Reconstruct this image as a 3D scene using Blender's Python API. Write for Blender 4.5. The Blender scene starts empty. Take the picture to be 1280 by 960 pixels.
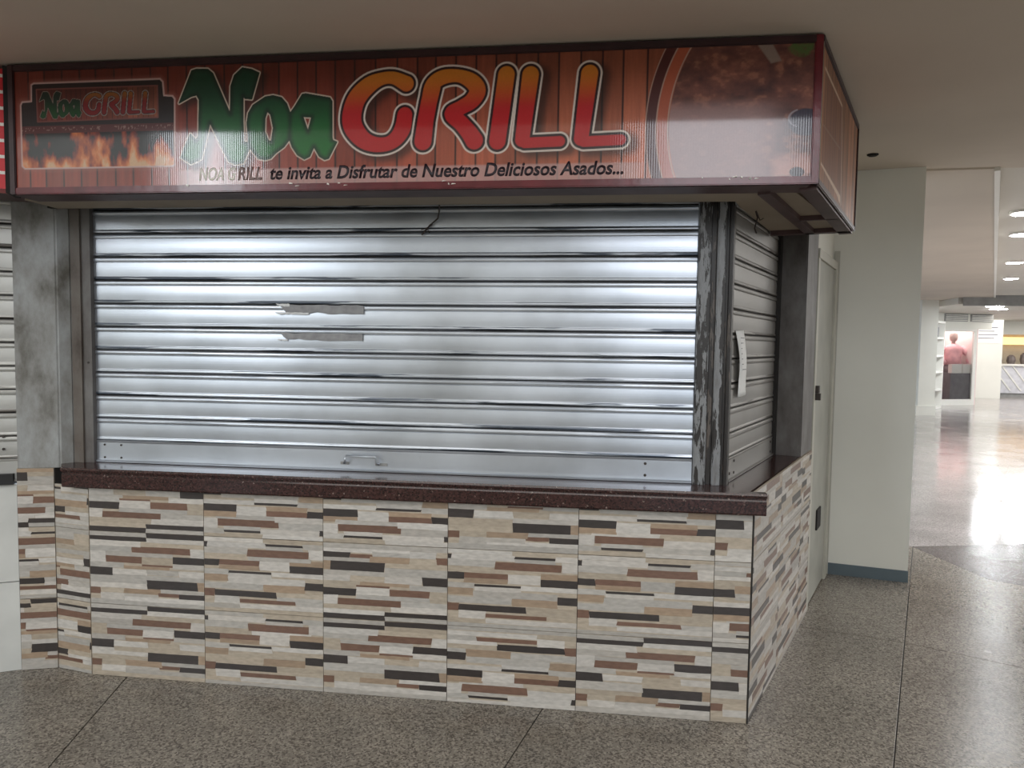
import bpy, bmesh, math, random
import numpy as np
from mathutils import Vector, Matrix, noise as mnoise
random.seed(7)
scn = bpy.context.scene
COL = scn.collection

# ------------------------------------------------------------------ camera
F_PX = 872.25
cam_d = bpy.data.cameras.new('camera'); cam = bpy.data.objects.new('camera', cam_d); COL.objects.link(cam)
cam_d.sensor_width = 36.0; cam_d.lens = F_PX / 1280 * 36.0; cam_d.clip_end = 200
def cam_matrix(yaw, pitch, roll, loc):
    cy, sy = math.cos(yaw), math.sin(yaw)
    f = Vector((-sy, cy, 0)); r = Vector((cy, sy, 0)); u = Vector((0, 0, 1))
    f2 = f*math.cos(pitch)+u*math.sin(pitch); u2 = -f*math.sin(pitch)+u*math.cos(pitch)
    r3 = r*math.cos(roll)+u2*math.sin(roll); u3 = -r*math.sin(roll)+u2*math.cos(roll)
    M = Matrix(((r3.x, u3.x, -f2.x, loc[0]), (r3.y, u3.y, -f2.y, loc[1]), (r3.z, u3.z, -f2.z, loc[2]), (0, 0, 0, 1)))
    return M
cam.matrix_world = cam_matrix(0.12015, -0.05693, 0.01367, (-0.6135, -2.76088, 1.47704))
scn.camera = cam

# ------------------------------------------------------------------ light and exposure
scn.view_settings.view_transform = 'Standard'; scn.view_settings.look = 'None'
scn.view_settings.gamma = 1.0; scn.view_settings.use_curve_mapping = False
scn.view_settings.exposure = -0.42
w = bpy.data.worlds.new('daylight'); scn.world = w; w.use_nodes = True
w.node_tree.nodes['Background'].inputs[0].default_value = (0.80, 0.90, 1.0, 1)
w.node_tree.nodes['Background'].inputs[1].default_value = 2.0
def area(name, loc, rot, sx, sy, power, color):
    d = bpy.data.lights.new(name, 'AREA'); d.shape = 'RECTANGLE'; d.size = sx; d.size_y = sy; d.energy = power; d.color = color
    o = bpy.data.objects.new(name, d); COL.objects.link(o); o.location = loc; o.rotation_euler = rot
    return o
# daylight through the openings of the hall behind the camera
area('window_daylight', (1.3, -8.86, 4.1), (0, 0, 0), 2.6, 2.4, 195, (0.93, 0.95, 1.0))
area('window_daylight', (-7.0, -8.86, 4.1), (0, 0, 0), 1.1, 2.4, 230, (0.90, 0.95, 1.0))
for o in list(COL.objects):
    if o.type == 'LIGHT': o.rotation_euler = (math.radians(90), 0, 0)   # facing +Y, into the hall
area('atrium_skylight', (-1.0, -5.4, 5.9), (0, 0, 0), 8.0, 5.0, 400, (1.0, 0.98, 0.95))
area('corridor_fill', (6.2, 4.6, 2.585), (0, 0, math.radians(-27)), 2.2, 9.0, 760, (1.0, 0.98, 0.96))  # added fill lamp below the closed corridor ceiling, no opening there
area('far_shop_fill', (12.5, 18.5, 2.44), (0, 0, 0), 5.0, 5.0, 280, (1.0, 0.97, 0.93))  # added fill lamp that brightens the far shops

# ------------------------------------------------------------------ materials
def new_mat(name):
    m = bpy.data.materials.new(name); m.use_nodes = True
    return m, m.node_tree, m.node_tree.nodes['Principled BSDF']
def plain(name, color, rough=0.6, metal=0.0, spec=0.5, var=0.15, scale=6.0, bump=0.0, bscale=60.0, coat=0.0, stretch=(1,1,1)):
    m, t, p = new_mat(name)
    N = t.nodes; L = t.links
    tc = N.new('ShaderNodeTexCoord'); mp = N.new('ShaderNodeMapping'); mp.inputs['Scale'].default_value = stretch
    L.new(tc.outputs['Object'], mp.inputs[0])
    n = N.new('ShaderNodeTexNoise'); n.inputs['Scale'].default_value = scale; n.inputs['Detail'].default_value = 6
    L.new(mp.outputs[0], n.inputs['Vector'])
    r = N.new('ShaderNodeMapRange'); r.inputs[1].default_value = 0.3; r.inputs[2].default_value = 0.7
    r.inputs[3].default_value = 1-var; r.inputs[4].default_value = 1+var
    L.new(n.outputs[0], r.inputs[0])
    mx = N.new('ShaderNodeVectorMath'); mx.operation = 'SCALE'; mx.inputs[0].default_value = color
    L.new(r.outputs[0], mx.inputs['Scale']); L.new(mx.outputs[0], p.inputs['Base Color'])
    p.inputs['Roughness'].default_value = rough; p.inputs['Metallic'].default_value = metal
    p.inputs['Specular IOR Level'].default_value = spec; p.inputs['Coat Weight'].default_value = coat
    if bump:
        b = N.new('ShaderNodeBump'); b.inputs['Strength'].default_value = bump; b.inputs['Distance'].default_value = 0.002
        n2 = N.new('ShaderNodeTexNoise'); n2.inputs['Scale'].default_value = bscale; n2.inputs['Detail'].default_value = 4
        L.new(mp.outputs[0], n2.inputs['Vector']); L.new(n2.outputs[0], b.inputs['Height']); L.new(b.outputs[0], p.inputs['Normal'])
    return m
def ramp(N, stops, interp='LINEAR'):
    r = N.new('ShaderNodeValToRGB'); cr = r.color_ramp; cr.interpolation = interp
    while len(cr.elements) < len(stops): cr.elements.new(0.5)
    for e, (p_, c) in zip(cr.elements, stops): e.position = p_; e.color = (*c, 1)
    return r
def emit(name, color, s):
    m, t, p = new_mat(name)
    p.inputs['Base Color'].default_value = (*color, 1); p.inputs['Emission Color'].default_value = (*color, 1); p.inputs['Emission Strength'].default_value = s
    return m
def terrazzo(name, base, dark, light, rough=0.22):
    m, t, p = new_mat(name); N = t.nodes; L = t.links
    tc = N.new('ShaderNodeTexCoord')
    v = N.new('ShaderNodeTexVoronoi'); v.inputs['Scale'].default_value = 150; v.inputs['Randomness'].default_value = 1
    L.new(tc.outputs['Object'], v.inputs['Vector'])
    sp = N.new('ShaderNodeSeparateColor'); L.new(v.outputs['Color'], sp.inputs[0])
    r = ramp(N, [(0.0, dark), (0.24, dark), (0.30, base), (0.74, base), (0.84, light), (1.0, light)])
    L.new(sp.outputs[0], r.inputs[0])
    n = N.new('ShaderNodeTexNoise'); n.inputs['Scale'].default_value = 1.7; n.inputs['Detail'].default_value = 8; L.new(tc.outputs['Object'], n.inputs['Vector'])
    mr = N.new('ShaderNodeMapRange'); mr.inputs[1].default_value = 0.3; mr.inputs[2].default_value = 0.7; mr.inputs[3].default_value = 0.8; mr.inputs[4].default_value = 1.15
    L.new(n.outputs[0], mr.inputs[0])
    mx = N.new('ShaderNodeVectorMath'); mx.operation = 'SCALE'; L.new(r.outputs[0], mx.inputs[0]); L.new(mr.outputs[0], mx.inputs['Scale'])
    L.new(mx.outputs[0], p.inputs['Base Color'])
    mr2 = N.new('ShaderNodeMapRange'); mr2.inputs[1].default_value = 0.1; mr2.inputs[2].default_value = 0.9; mr2.inputs[3].default_value = rough-0.05; mr2.inputs[4].default_value = rough+0.09
    L.new(n.outputs[0], mr2.inputs[0]); L.new(mr2.outputs[0], p.inputs['Roughness'])
    b = N.new('ShaderNodeBump'); b.inputs['Strength'].default_value = 0.10; b.inputs['Distance'].default_value = 0.01
    n3 = N.new('ShaderNodeTexNoise'); n3.inputs['Scale'].default_value = 2.6; n3.inputs['Detail'].default_value = 0; L.new(tc.outputs['Object'], n3.inputs['Vector'])
    L.new(n3.outputs[0], b.inputs['Height']); L.new(b.outputs[0], p.inputs['Normal'])
    return m
def attr_mat(name, rough, spec=0.5, grain=0.12, gscale=(10, 10, 10), noise_scale=14, bump=0.0, metal=0.0, corrugate=0.0, coat=0.0):
    m, t, p = new_mat(name); N = t.nodes; L = t.links
    a = N.new('ShaderNodeAttribute'); a.attribute_name = 'tint'
    tc = N.new('ShaderNodeTexCoord'); mp = N.new('ShaderNodeMapping'); mp.inputs['Scale'].default_value = gscale; L.new(tc.outputs['Object'], mp.inputs[0])
    n = N.new('ShaderNodeTexNoise'); n.inputs['Scale'].default_value = noise_scale; n.inputs['Detail'].default_value = 5; L.new(mp.outputs[0], n.inputs['Vector'])
    r = N.new('ShaderNodeMapRange'); r.inputs[1].default_value = 0.28; r.inputs[2].default_value = 0.72; r.inputs[3].default_value = 1-grain; r.inputs[4].default_value = 1+grain
    L.new(n.outputs[0], r.inputs[0])
    mx = N.new('ShaderNodeVectorMath'); mx.operation = 'SCALE'; L.new(a.outputs['Color'], mx.inputs[0]); L.new(r.outputs[0], mx.inputs['Scale'])
    L.new(mx.outputs[0], p.inputs['Base Color'])
    p.inputs['Roughness'].default_value = rough; p.inputs['Specular IOR Level'].default_value = spec; p.inputs['Metallic'].default_value = metal
    p.inputs['Coat Weight'].default_value = coat; p.inputs['Coat Roughness'].default_value = 0.07
    if bump:
        b = N.new('ShaderNodeBump'); b.inputs['Strength'].default_value = bump; b.inputs['Distance'].default_value = 0.002
        L.new(n.outputs[0], b.inputs['Height']); L.new(b.outputs[0], p.inputs['Normal'])
    if corrugate:
        wv = N.new('ShaderNodeTexWave'); wv.bands_direction = 'X'; wv.inputs['Scale'].default_value = 38
        L.new(tc.outputs['Object'], wv.inputs['Vector'])
        b = N.new('ShaderNodeBump'); b.inputs['Strength'].default_value = corrugate; b.inputs['Distance'].default_value = 0.001
        L.new(wv.outputs[0], b.inputs['Height']); L.new(b.outputs[0], p.inputs['Normal'])
        L.new(b.outputs[0], p.inputs['Coat Normal'])
    return m

M = {}
M['ceiling'] = plain('ceiling_paint', (0.62, 0.55, 0.47), 0.9, var=0.05, scale=1.2, bump=0.2, bscale=30)
M['ceiling_far'] = plain('ceiling_paint_corridor', (0.66, 0.63, 0.57), 0.8, var=0.04, scale=1.0)
M['wall_cream'] = plain('cream_wall_paint', (0.76, 0.76, 0.70), 0.55, var=0.04, scale=1.4, bump=0.15, bscale=40)
M['white_wall'] = plain('white_marble_cladding', (0.60, 0.61, 0.59), 0.3, var=0.08, scale=5)
M['floor_gap'] = plain('floor_joint', (0.03, 0.027, 0.024), 0.8)
M['terrazzo'] = terrazzo('terrazzo', (0.20, 0.178, 0.15), (0.095, 0.082, 0.069), (0.30, 0.27, 0.23))
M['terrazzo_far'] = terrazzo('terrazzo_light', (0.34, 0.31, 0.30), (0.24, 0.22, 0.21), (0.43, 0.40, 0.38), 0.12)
M['terrazzo_dark'] = terrazzo('terrazzo_dark', (0.12, 0.105, 0.10), (0.08, 0.07, 0.066), (0.16, 0.145, 0.14), 0.2)
M['baseboard'] = plain('blue_grey_baseboard', (0.10, 0.135, 0.155), 0.4, var=0.1)
M['maroon'] = plain('maroon_sign_trim', (0.13, 0.014, 0.020), 0.24, spec=0.35, var=0.25, scale=14, bump=0.35, bscale=26, coat=0.12)
M['maroon_dark'] = plain('dark_maroon_trim', (0.030, 0.008, 0.009), 0.45, var=0.4, scale=12, bump=0.3)
M['steel_frame'] = plain('painted_steel_frame', (0.07, 0.035, 0.035), 0.5, var=0.25, scale=10)
M['beige_board'] = plain('beige_board', (0.30, 0.25, 0.19), 0.75, var=0.10, scale=4)
M['dark_void'] = plain('dark_recess', (0.02, 0.018, 0.017), 0.9)
M['black_rubber'] = plain('black_rubber_seal', (0.012, 0.012, 0.013), 0.6)
M['bolt'] = plain('rusty_bolt', (0.07, 0.06, 0.055), 0.6, metal=0.6)
M['paper'] = plain('receipt_paper', (0.88, 0.89, 0.88), 0.7, var=0.05)
M['ink'] = plain('printed_ink', (0.25, 0.25, 0.27), 0.7)
M['residue'] = plain('glue_residue', (0.30, 0.30, 0.31), 0.75, var=0.2, scale=30)
M['residue_light'] = plain('torn_paper_edge', (0.75, 0.76, 0.77), 0.7, var=0.1, scale=30)
M['wire'] = plain('dark_wire', (0.03, 0.018, 0.015), 0.6)
M['door_paint'] = plain('grey_door_paint', (0.35, 0.35, 0.31), 0.5, var=0.12, scale=5)
M['door_frame'] = plain('pale_door_frame', (0.48, 0.47, 0.41), 0.5, var=0.08, scale=5)
M['white_frame'] = plain('white_window_frame', (0.80, 0.79, 0.74), 0.4, var=0.02)
M['grey_metal'] = plain('grey_grille_metal', (0.30, 0.30, 0.29), 0.5)
M['pink'] = plain('pink_cloth', (0.85, 0.50, 0.53), 0.8, var=0.15, scale=9)
M['shopgrey'] = plain('grey_shop_fabric', (0.22, 0.21, 0.22), 0.8)
M['skin'] = plain('mannequin_plastic', (0.42, 0.34, 0.31), 0.5)
M['orange_light'] = emit('warm_lit_shelf', (1.0, 0.62, 0.28), 2.2)
M['lamp'] = emit('ceiling_lamp', (0.93, 0.97, 1.0), 170)
M['pinkroom'] = plain('pale_pink_shop_wall', (0.80, 0.66, 0.64), 0.7, var=0.04)
M['red_print'] = plain('red_sign_vinyl', (0.62, 0.02, 0.03), 0.35, var=0.05)
M['white_print'] = plain('white_sign_vinyl', (0.85, 0.80, 0.74), 0.4, var=0.03)
M['tag_ink'] = plain('dark_print_ink', (0.020, 0.010, 0.016), 0.35, var=0.05)
M['tag_pale'] = plain('pale_tag_letters', (0.92, 0.88, 0.80), 0.35, var=0.05)
M['tag_mid'] = plain('grey_tag_letters', (0.24, 0.17, 0.16), 0.35, var=0.05)
M['print'] = attr_mat('glossy_sign_print', 0.34, spec=0.2, grain=0.05, corrugate=0.06, coat=0.7)
M['print_side'] = attr_mat('matt_sign_print', 0.5, spec=0.25, grain=0.05)
M['stone'] = attr_mat('printed_stone_tile', 0.34, grain=0.15, gscale=(3, 3, 9), noise_scale=11, bump=0.25)
# glass
m, t, p = new_mat('shop_glass'); p.inputs['Transmission Weight'].default_value = 1; p.inputs['Roughness'].default_value = 0.02; p.inputs['IOR'].default_value = 1.05; M['glass'] = m
# granite
m, t, p = new_mat('brown_granite'); N = t.nodes; L = t.links
tc = N.new('ShaderNodeTexCoord'); v = N.new('ShaderNodeTexVoronoi'); v.inputs['Scale'].default_value = 190; L.new(tc.outputs['Object'], v.inputs['Vector'])
sp = N.new('ShaderNodeSeparateColor'); L.new(v.outputs['Color'], sp.inputs[0])
r = ramp(N, [(0, (0.016, 0.008, 0.008)), (0.45, (0.036, 0.015, 0.014)), (0.85, (0.060, 0.025, 0.023)), (0.985, (0.07, 0.035, 0.032)), (1.0, (0.24, 0.18, 0.16))])
L.new(sp.outputs[0], r.inputs[0]); L.new(r.outputs[0], p.inputs['Base Color']); p.inputs['Roughness'].default_value = 0.16; p.inputs['Coat Weight'].default_value = 0.0
M['granite'] = m
# galvanised slats, scuffed and blackened along the seams
def slat_mat(name, base, streak, rough, metal):
    m, t, p = new_mat(name); N = t.nodes; L = t.links
    tc = N.new('ShaderNodeTexCoord')
    mp = N.new('ShaderNodeMapping'); mp.inputs['Scale'].default_value = (1.0, 1.0, 26.0); L.new(tc.outputs['Object'], mp.inputs[0])
    n = N.new('ShaderNodeTexNoise'); n.inputs['Scale'].default_value = 1.8; n.inputs['Detail'].default_value = 8; L.new(mp.outputs[0], n.inputs['Vector'])
    n2 = N.new('ShaderNodeTexNoise'); n2.inputs['Scale'].default_value = 3.0; n2.inputs['Detail'].default_value = 6; L.new(tc.outputs['Object'], n2.inputs['Vector'])
    r = ramp(N, [(0.30, tuple(c*0.80 for c in base)), (0.55, base), (0.75, tuple(min(1, c*1.12) for c in base))]); L.new(n2.outputs[0], r.inputs[0])
    a = N.new('ShaderNodeAttribute'); a.attribute_name = 'wear'
    th = N.new('ShaderNodeMath'); th.operation = 'MULTIPLY'; L.new(a.outputs['Fac'], th.inputs[0])
    st = N.new('ShaderNodeMapRange'); st.inputs[1].default_value = 0.53; st.inputs[2].default_value = 0.56; L.new(n.outputs[0], st.inputs[0]); L.new(st.outputs[0], th.inputs[1])
    mix = N.new('ShaderNodeMix'); mix.data_type = 'RGBA'; L.new(th.outputs[0], mix.inputs[0]); L.new(r.outputs[0], mix.inputs[6]); mix.inputs[7].default_value = (*streak, 1)
    L.new(mix.outputs[2], p.inputs['Base Color'])
    p.inputs['Metallic'].default_value = metal
    mr = N.new('ShaderNodeMapRange'); mr.inputs[1].default_value = 0.1; mr.inputs[2].default_value = 0.9; mr.inputs[3].default_value = rough-0.06; mr.inputs[4].default_value = rough+0.08
    L.new(n2.outputs[0], mr.inputs[0]); L.new(mr.outputs[0], p.inputs['Roughness'])
    b = N.new('ShaderNodeBump'); b.inputs['Strength'].default_value = 0.15; b.inputs['Distance'].default_value = 0.004
    n3 = N.new('ShaderNodeTexNoise'); n3.inputs['Scale'].default_value = 4; n3.inputs['Detail'].default_value = 0; L.new(tc.outputs['Object'], n3.inputs['Vector'])
    L.new(n3.outputs[0], b.inputs['Height']); L.new(b.outputs[0], p.inputs['Normal'])
    return m
M['slat'] = slat_mat('galvanised_slat', (0.56, 0.60, 0.66), (0.06, 0.075, 0.10), 0.32, 0.75)
M['slat_side'] = slat_mat('aged_side_slat', (0.27, 0.26, 0.245), (0.08, 0.07, 0.06), 0.5, 0.5)
M['slat_left'] = slat_mat('left_stall_slat', (0.50, 0.50, 0.48), (0.10, 0.09, 0.08), 0.42, 0.6)
# concrete
def concrete(name, a_, b_, c_):
    m, t, p = new_mat(name); N = t.nodes; L = t.links
    tc = N.new('ShaderNodeTexCoord'); mp = N.new('ShaderNodeMapping'); mp.inputs['Scale'].default_value = (1, 1, 0.5); L.new(tc.outputs['Object'], mp.inputs[0])
    n = N.new('ShaderNodeTexNoise'); n.inputs['Scale'].default_value = 7; n.inputs['Detail'].default_value = 9; n.inputs['Roughness'].default_value = 0.65; L.new(mp.outputs[0], n.inputs['Vector'])
    r = ramp(N, [(0.34, a_), (0.5, b_), (0.66, c_)]); L.new(n.outputs[0], r.inputs[0]); L.new(r.outputs[0], p.inputs['Base Color'])
    p.inputs['Roughness'].default_value = 0.55
    b = N.new('ShaderNodeBump'); b.inputs['Strength'].default_value = 0.3; b.inputs['Distance'].default_value = 0.003; L.new(n.outputs[0], b.inputs['Height']); L.new(b.outputs[0], p.inputs['Normal'])
    return m
M['concrete'] = concrete('stained_concrete', (0.10, 0.092, 0.076), (0.25, 0.25, 0.24), (0.36, 0.375, 0.38))
M['concrete_dark'] = concrete('dark_concrete', (0.07, 0.062, 0.055), (0.12, 0.11, 0.105), (0.17, 0.165, 0.16))
M['guide'] = concrete('worn_guide_metal', (0.05, 0.035, 0.026), (0.12, 0.10, 0.085), (0.15, 0.135, 0.12))
# peeling paint
m, t, p = new_mat('peeling_paint'); N = t.nodes; L = t.links
tc = N.new('ShaderNodeTexCoord'); mp = N.new('ShaderNodeMapping'); mp.inputs['Scale'].default_value = (3.2, 3.2, 0.55); L.new(tc.outputs['Object'], mp.inputs[0])
n = N.new('ShaderNodeTexNoise'); n.inputs['Scale'].default_value = 10; n.inputs['Detail'].default_value = 8; n.inputs['Roughness'].default_value = 0.68; L.new(mp.outputs[0], n.inputs['Vector'])
r = ramp(N, [(0.46, (0.022, 0.018, 0.016)), (0.485, (0.022, 0.018, 0.016)), (0.50, (0.26, 0.27, 0.28)), (0.66, (0.17, 0.17, 0.175)), (0.75, (0.10, 0.06, 0.04))])
L.new(n.outputs[0], r.inputs[0]); L.new(r.outputs[0], p.inputs['Base Color']); p.inputs['Roughness'].default_value = 0.45
b = N.new('ShaderNodeBump'); b.inputs['Strength'].default_value = 0.8; b.inputs['Distance'].default_value = 0.004; L.new(r.outputs[0], b.inputs['Height']); L.new(b.outputs[0], p.inputs['Normal'])
M['peel'] = m
m2 = m.copy(); m2.name = 'dark_peeling_paint'; cr = [x for x in m2.node_tree.nodes if x.type == 'VALTORGB'][0].color_ramp
cr.elements[0].position = 0.52; cr.elements[1].position = 0.56; cr.elements[2].position = 0.58; cr.elements[2].color = (0.12, 0.10, 0.085, 1); cr.elements[3].color = (0.085, 0.07, 0.06, 1)
M['peel_dark'] = m2

# ------------------------------------------------------------------ helpers
def link(o, parent=None, label=None, cat=None, group=None, kind=None):
    COL.objects.link(o)
    if parent is not None: o.parent = parent
    if label: o['label'] = label
    if cat: o['category'] = cat
    if group: o['group'] = group
    if kind: o['kind'] = kind
    return o
def empty(name, label, cat, group=None, loc=(0, 0, 0)):
    o = bpy.data.objects.new(name, None); o.location = loc; o.empty_display_size = 0.1
    return link(o, None, label, cat, group)
def obj(name, bm, mat, parent=None, smooth=False, **k):
    me = bpy.data.meshes.new(name); bmesh.ops.recalc_face_normals(bm, faces=bm.faces); bm.to_mesh(me); bm.free()
    for mm in (mat if isinstance(mat, (list, tuple)) else [mat]): me.materials.append(mm)
    if smooth:
        for f in me.polygons: f.use_smooth = True
    o = bpy.data.objects.new(name, me)
    if parent is not None and any(abs(c) > 1e-9 for c in parent.location):
        o.matrix_parent_inverse = Matrix.Translation(-parent.location)
    return link(o, parent, **k)
def prism(bm, poly, z0, z1):
    a = [bm.verts.new((x, y, z0)) for x, y in poly]; b_ = [bm.verts.new((x, y, z1)) for x, y in poly]
    n = len(poly); bm.faces.new(a[::-1]); bm.faces.new(b_)
    for i in range(n): bm.faces.new((a[i], a[(i+1) % n], b_[(i+1) % n], b_[i]))
def box(bm, x0, x1, y0, y1, z0, z1): prism(bm, [(x0, y0), (x1, y0), (x1, y1), (x0, y1)], z0, z1)
class Fr:
    """wall frame: a runs along the wall, d goes out of the wall towards the hall, z is up"""
    def __init__(s, o, ang):
        s.o = Vector((o[0], o[1], 0)); s.u = Vector((math.cos(ang), math.sin(ang), 0)); s.n = Vector((s.u.y, -s.u.x, 0))
    def p(s, a, d, z): v = s.o+s.u*a+s.n*d; return Vector((v.x, v.y, z))
    def xy(s, a, d): v = s.o+s.u*a+s.n*d; return (v.x, v.y)
    def box(s, bm, a0, a1, d0, d1, z0, z1): prism(bm, [s.xy(a0, d0), s.xy(a1, d0), s.xy(a1, d1), s.xy(a0, d1)], z0, z1)
    def plate(s, bm, pts, d0, d1):   # polygon in (a,z) extruded from depth d0 to d1
        A = [bm.verts.new(s.p(a, d0, z)) for a, z in pts]; B = [bm.verts.new(s.p(a, d1, z)) for a, z in pts]
        n = len(pts); bm.faces.new(A[::-1]); bm.faces.new(B)
        for i in range(n): bm.faces.new((A[i], A[(i+1) % n], B[(i+1) % n], B[i]))
    def sweep(s, bm, prof, a0, a1, cap=True):  # open or closed profile [(d,z)] swept along a
        A = [bm.verts.new(s.p(a0, d, z)) for d, z in prof]; B = [bm.verts.new(s.p(a1, d, z)) for d, z in prof]
        n = len(prof)
        for i in range(n): bm.faces.new((A[i], A[(i+1) % n], B[(i+1) % n], B[i]))
        if cap: bm.faces.new(A[::-1]); bm.faces.new(B)
def tube(bm, pts, r, seg=8):
    pts = [Vector(p_) for p_ in pts]; rings = []
    for i, p_ in enumerate(pts):
        d = (pts[min(i+1, len(pts)-1)]-pts[max(i-1, 0)]).normalized()
        up = Vector((0, 0, 1)) if abs(d.z) < 0.9 else Vector((1, 0, 0)); s_ = d.cross(up).normalized(); t_ = s_.cross(d)
        rr = r[i] if isinstance(r, (list, tuple)) else r
        rings.append([bm.verts.new(p_+(s_*math.cos(k*2*math.pi/seg)+t_*math.sin(k*2*math.pi/seg))*rr) for k in range(seg)])
    for a, b_ in zip(rings, rings[1:]):
        for k in range(seg): bm.faces.new((a[k], a[(k+1) % seg], b_[(k+1) % seg], b_[k]))
    bm.faces.new(rings[0][::-1]); bm.faces.new(rings[-1])
def disc(bm, c, r, z0, z1, seg=24, ry=None):
    prism(bm, [(c[0]+r*math.cos(k*2*math.pi/seg), c[1]+(ry or r)*math.sin(k*2*math.pi/seg)) for k in range(seg)], z0, z1)

PHI = 1.137
SIDE = Fr((0, 0), PHI)                 # right face of the stall
FRONT = Fr((0, 0), 0.0)                # front face: a = x, d = -y
CZ = 2.605                             # ceiling height
TW, TH = 0.53, 0.3216                  # wall tile size
def out(poly, mm):
    return poly

# ------------------------------------------------------------------ floor: terrazzo slabs in a fan of joints
floor = empty('floor', 'grey brown speckled terrazzo floor', 'floor'); floor['kind'] = 'structure'; del floor['category']
bm = bmesh.new(); box(bm, -9, 26, -9, 34, -0.08, -0.006); obj('joint_bed', bm, M['floor_gap'], floor)
def split(poly, p0, p1):
    nx, ny = -(p1[1]-p0[1]), p1[0]-p0[0]
    d = [(x-p0[0])*nx+(y-p0[1])*ny for x, y in poly]; L_, R_ = [], []
    for i in range(len(poly)):
        a, b_ = poly[i], poly[(i+1) % len(poly)]; da, db = d[i], d[(i+1) % len(poly)]
        if da >= 0: L_.append(a)
        if da <= 0: R_.append(a)
        if da*db < 0:
            t_ = da/(da-db); q = (a[0]+(b_[0]-a[0])*t_, a[1]+(b_[1]-a[1])*t_); L_.append(q); R_.append(q)
    return L_, R_
def shrink(poly, w_):
    c = Vector((sum(p_[0] for p_ in poly)/len(poly), sum(p_[1] for p_ in poly)/len(poly))); res = []
    n = len(poly)
    for i in range(n):
        a, b_, c_ = Vector(poly[i-1]), Vector(poly[i]), Vector(poly[(i+1) % n])
        e1 = (b_-a).normalized(); e2 = (c_-b_).normalized(); n1 = Vector((-e1.y, e1.x)); n2 = Vector((-e2.y, e2.x))
        k = 1+n1.dot(n2)
        if (c-b_).dot(n1) < 0: n1, n2 = -n1, -n2
        res.append(tuple(b_+(n1+n2)*(w_/max(k, 0.3))))
    return res
def slab(poly, mat):
    if len(poly) < 3: return
    bm = bmesh.new(); q = shrink(poly, 0.0022); q2 = shrink(poly, 0.0034)
    n = len(q); A = [bm.verts.new((x, y, -0.005)) for x, y in q]; B = [bm.verts.new((x, y, -0.0008)) for x, y in q]; C_ = [bm.verts.new((x, y, 0)) for x, y in q2]
    for X, Y in ((A, B), (B, C_)):
        for i in range(n): bm.faces.new((X[i], X[(i+1) % n], Y[(i+1) % n], Y[i]))
    bm.faces.new(C_); obj('floor_slab', bm, mat, floor)
root = [(-8.5, -9), (3.9, -9), (9.5, 4.6), (1.77, 2.737), (-8.5, 2.737)]
J3a, J3b = (0.492, -0.15), (1.377, 1.84)
L_, R_ = split(root, J3a, J3b)
front_l, side_l = None, None
a, b_ = split(L_, (0.018, -0.02), (0.472, -0.178)); side_l, front_l = a, b_
# in front of the stall
f1, f2 = split(front_l, (-0.905, -0.424), (-0.803, -0.008))
g1, g2 = split(f1, (-2.458, -0.647), (-2.623, -0.02))
g1a, g1b = split(g1, (-4.1, -0.9), (-4.6, 0.0))
for P_ in (g1a, g1b, g2, f2):
    far, near = split(P_, (-5, -1.75), (5, -2.05))
    for q in (far, near): slab(q, M['terrazzo'])
# beside and behind the stall
s1, s2 = split(side_l, (0.525, 1.016), (0.957, 0.901))
s3, s4 = split(s1, (1.0, 2.03), (1.45, 1.9))
for q in (s2, s3, s4): slab(q, M['terrazzo'])
rest = R_
for (p0, p1) in (((0.5, -1.25), (0.95, -1.4)), ((0.492, -0.18), (0.95, -0.34)), ((0.957, 0.901), (1.397, 0.685)), ((1.377, 1.84), (2.4, 1.48))):
    far, near = split(rest, p0, p1); slab(near, M['terrazzo']); rest = far
slab(rest, M['terrazzo'])
bm = bmesh.new(); prism(bm, [(1.77, 2.730), (3.9, 3.24), (3.3, 1.65), (2.35, 1.72), (1.93, 2.02)], -0.004, 0.0012); obj('dark_inlay', bm, M['terrazzo_dark'], floor, label='dark triangular terrazzo inlay')
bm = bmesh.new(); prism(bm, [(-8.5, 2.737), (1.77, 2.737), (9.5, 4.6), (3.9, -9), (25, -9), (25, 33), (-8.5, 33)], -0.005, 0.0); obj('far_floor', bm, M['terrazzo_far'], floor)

# ------------------------------------------------------------------ ceiling and hall shell
def cz(y): return 2.512+0.0413*(y+0.3)      # the low ceiling rises slightly towards the back
bm = bmesh.new(); pl = [(-8.5, -0.98), (4.6, -0.98), (4.6, 1.92), (1.36, 1.95), (0.7, 2.3), (-8.5, 2.3)]
a_ = [bm.verts.new((x, y, cz(y))) for x, y in pl]; b_ = [bm.verts.new((x, y, 2.76)) for x, y in pl]
bm.faces.new(a_[::-1]); bm.faces.new(b_)
for k in range(6): bm.faces.new((a_[k], a_[(k+1) % 6], b_[(k+1) % 6], b_[k]))
obj('ceiling', bm, M['ceiling'], kind='structure', label='low painted ceiling above the stall')
bm = bmesh.new(); prism(bm, [(4.6, -0.98), (12, -0.98), (16, 13.0), (7.0, 13.0), (1.79, 1.921), (4.6, 1.921)], CZ+0.03, CZ+0.12)
obj('ceiling', bm, M['ceiling_far'], kind='structure', label='pale ceiling of the corridor on the right')
bm = bmesh.new(); prism(bm, [(1.36, 1.95), (1.79, 1.92), (7.6, 13.0), (8.3, 21.0), (3.0, 21.0)], CZ-0.012, CZ+0.12)
obj('ceiling', bm, M['ceiling'], kind='structure', label='dropped ceiling strip beyond the cream wall')
bm = bmesh.new(); d_ = Vector((7.6-1.79, 13.0-1.92)).normalized(); nx, ny = d_.y*0.03, -d_.x*0.03
prism(bm, [(1.79, 1.92), (7.6, 13.0), (7.6+nx, 13.0+ny), (1.79+nx, 1.92+ny)], CZ-0.025, CZ+0.03)
obj('trim_1', bm, M['white_frame'], kind='structure')
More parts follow.
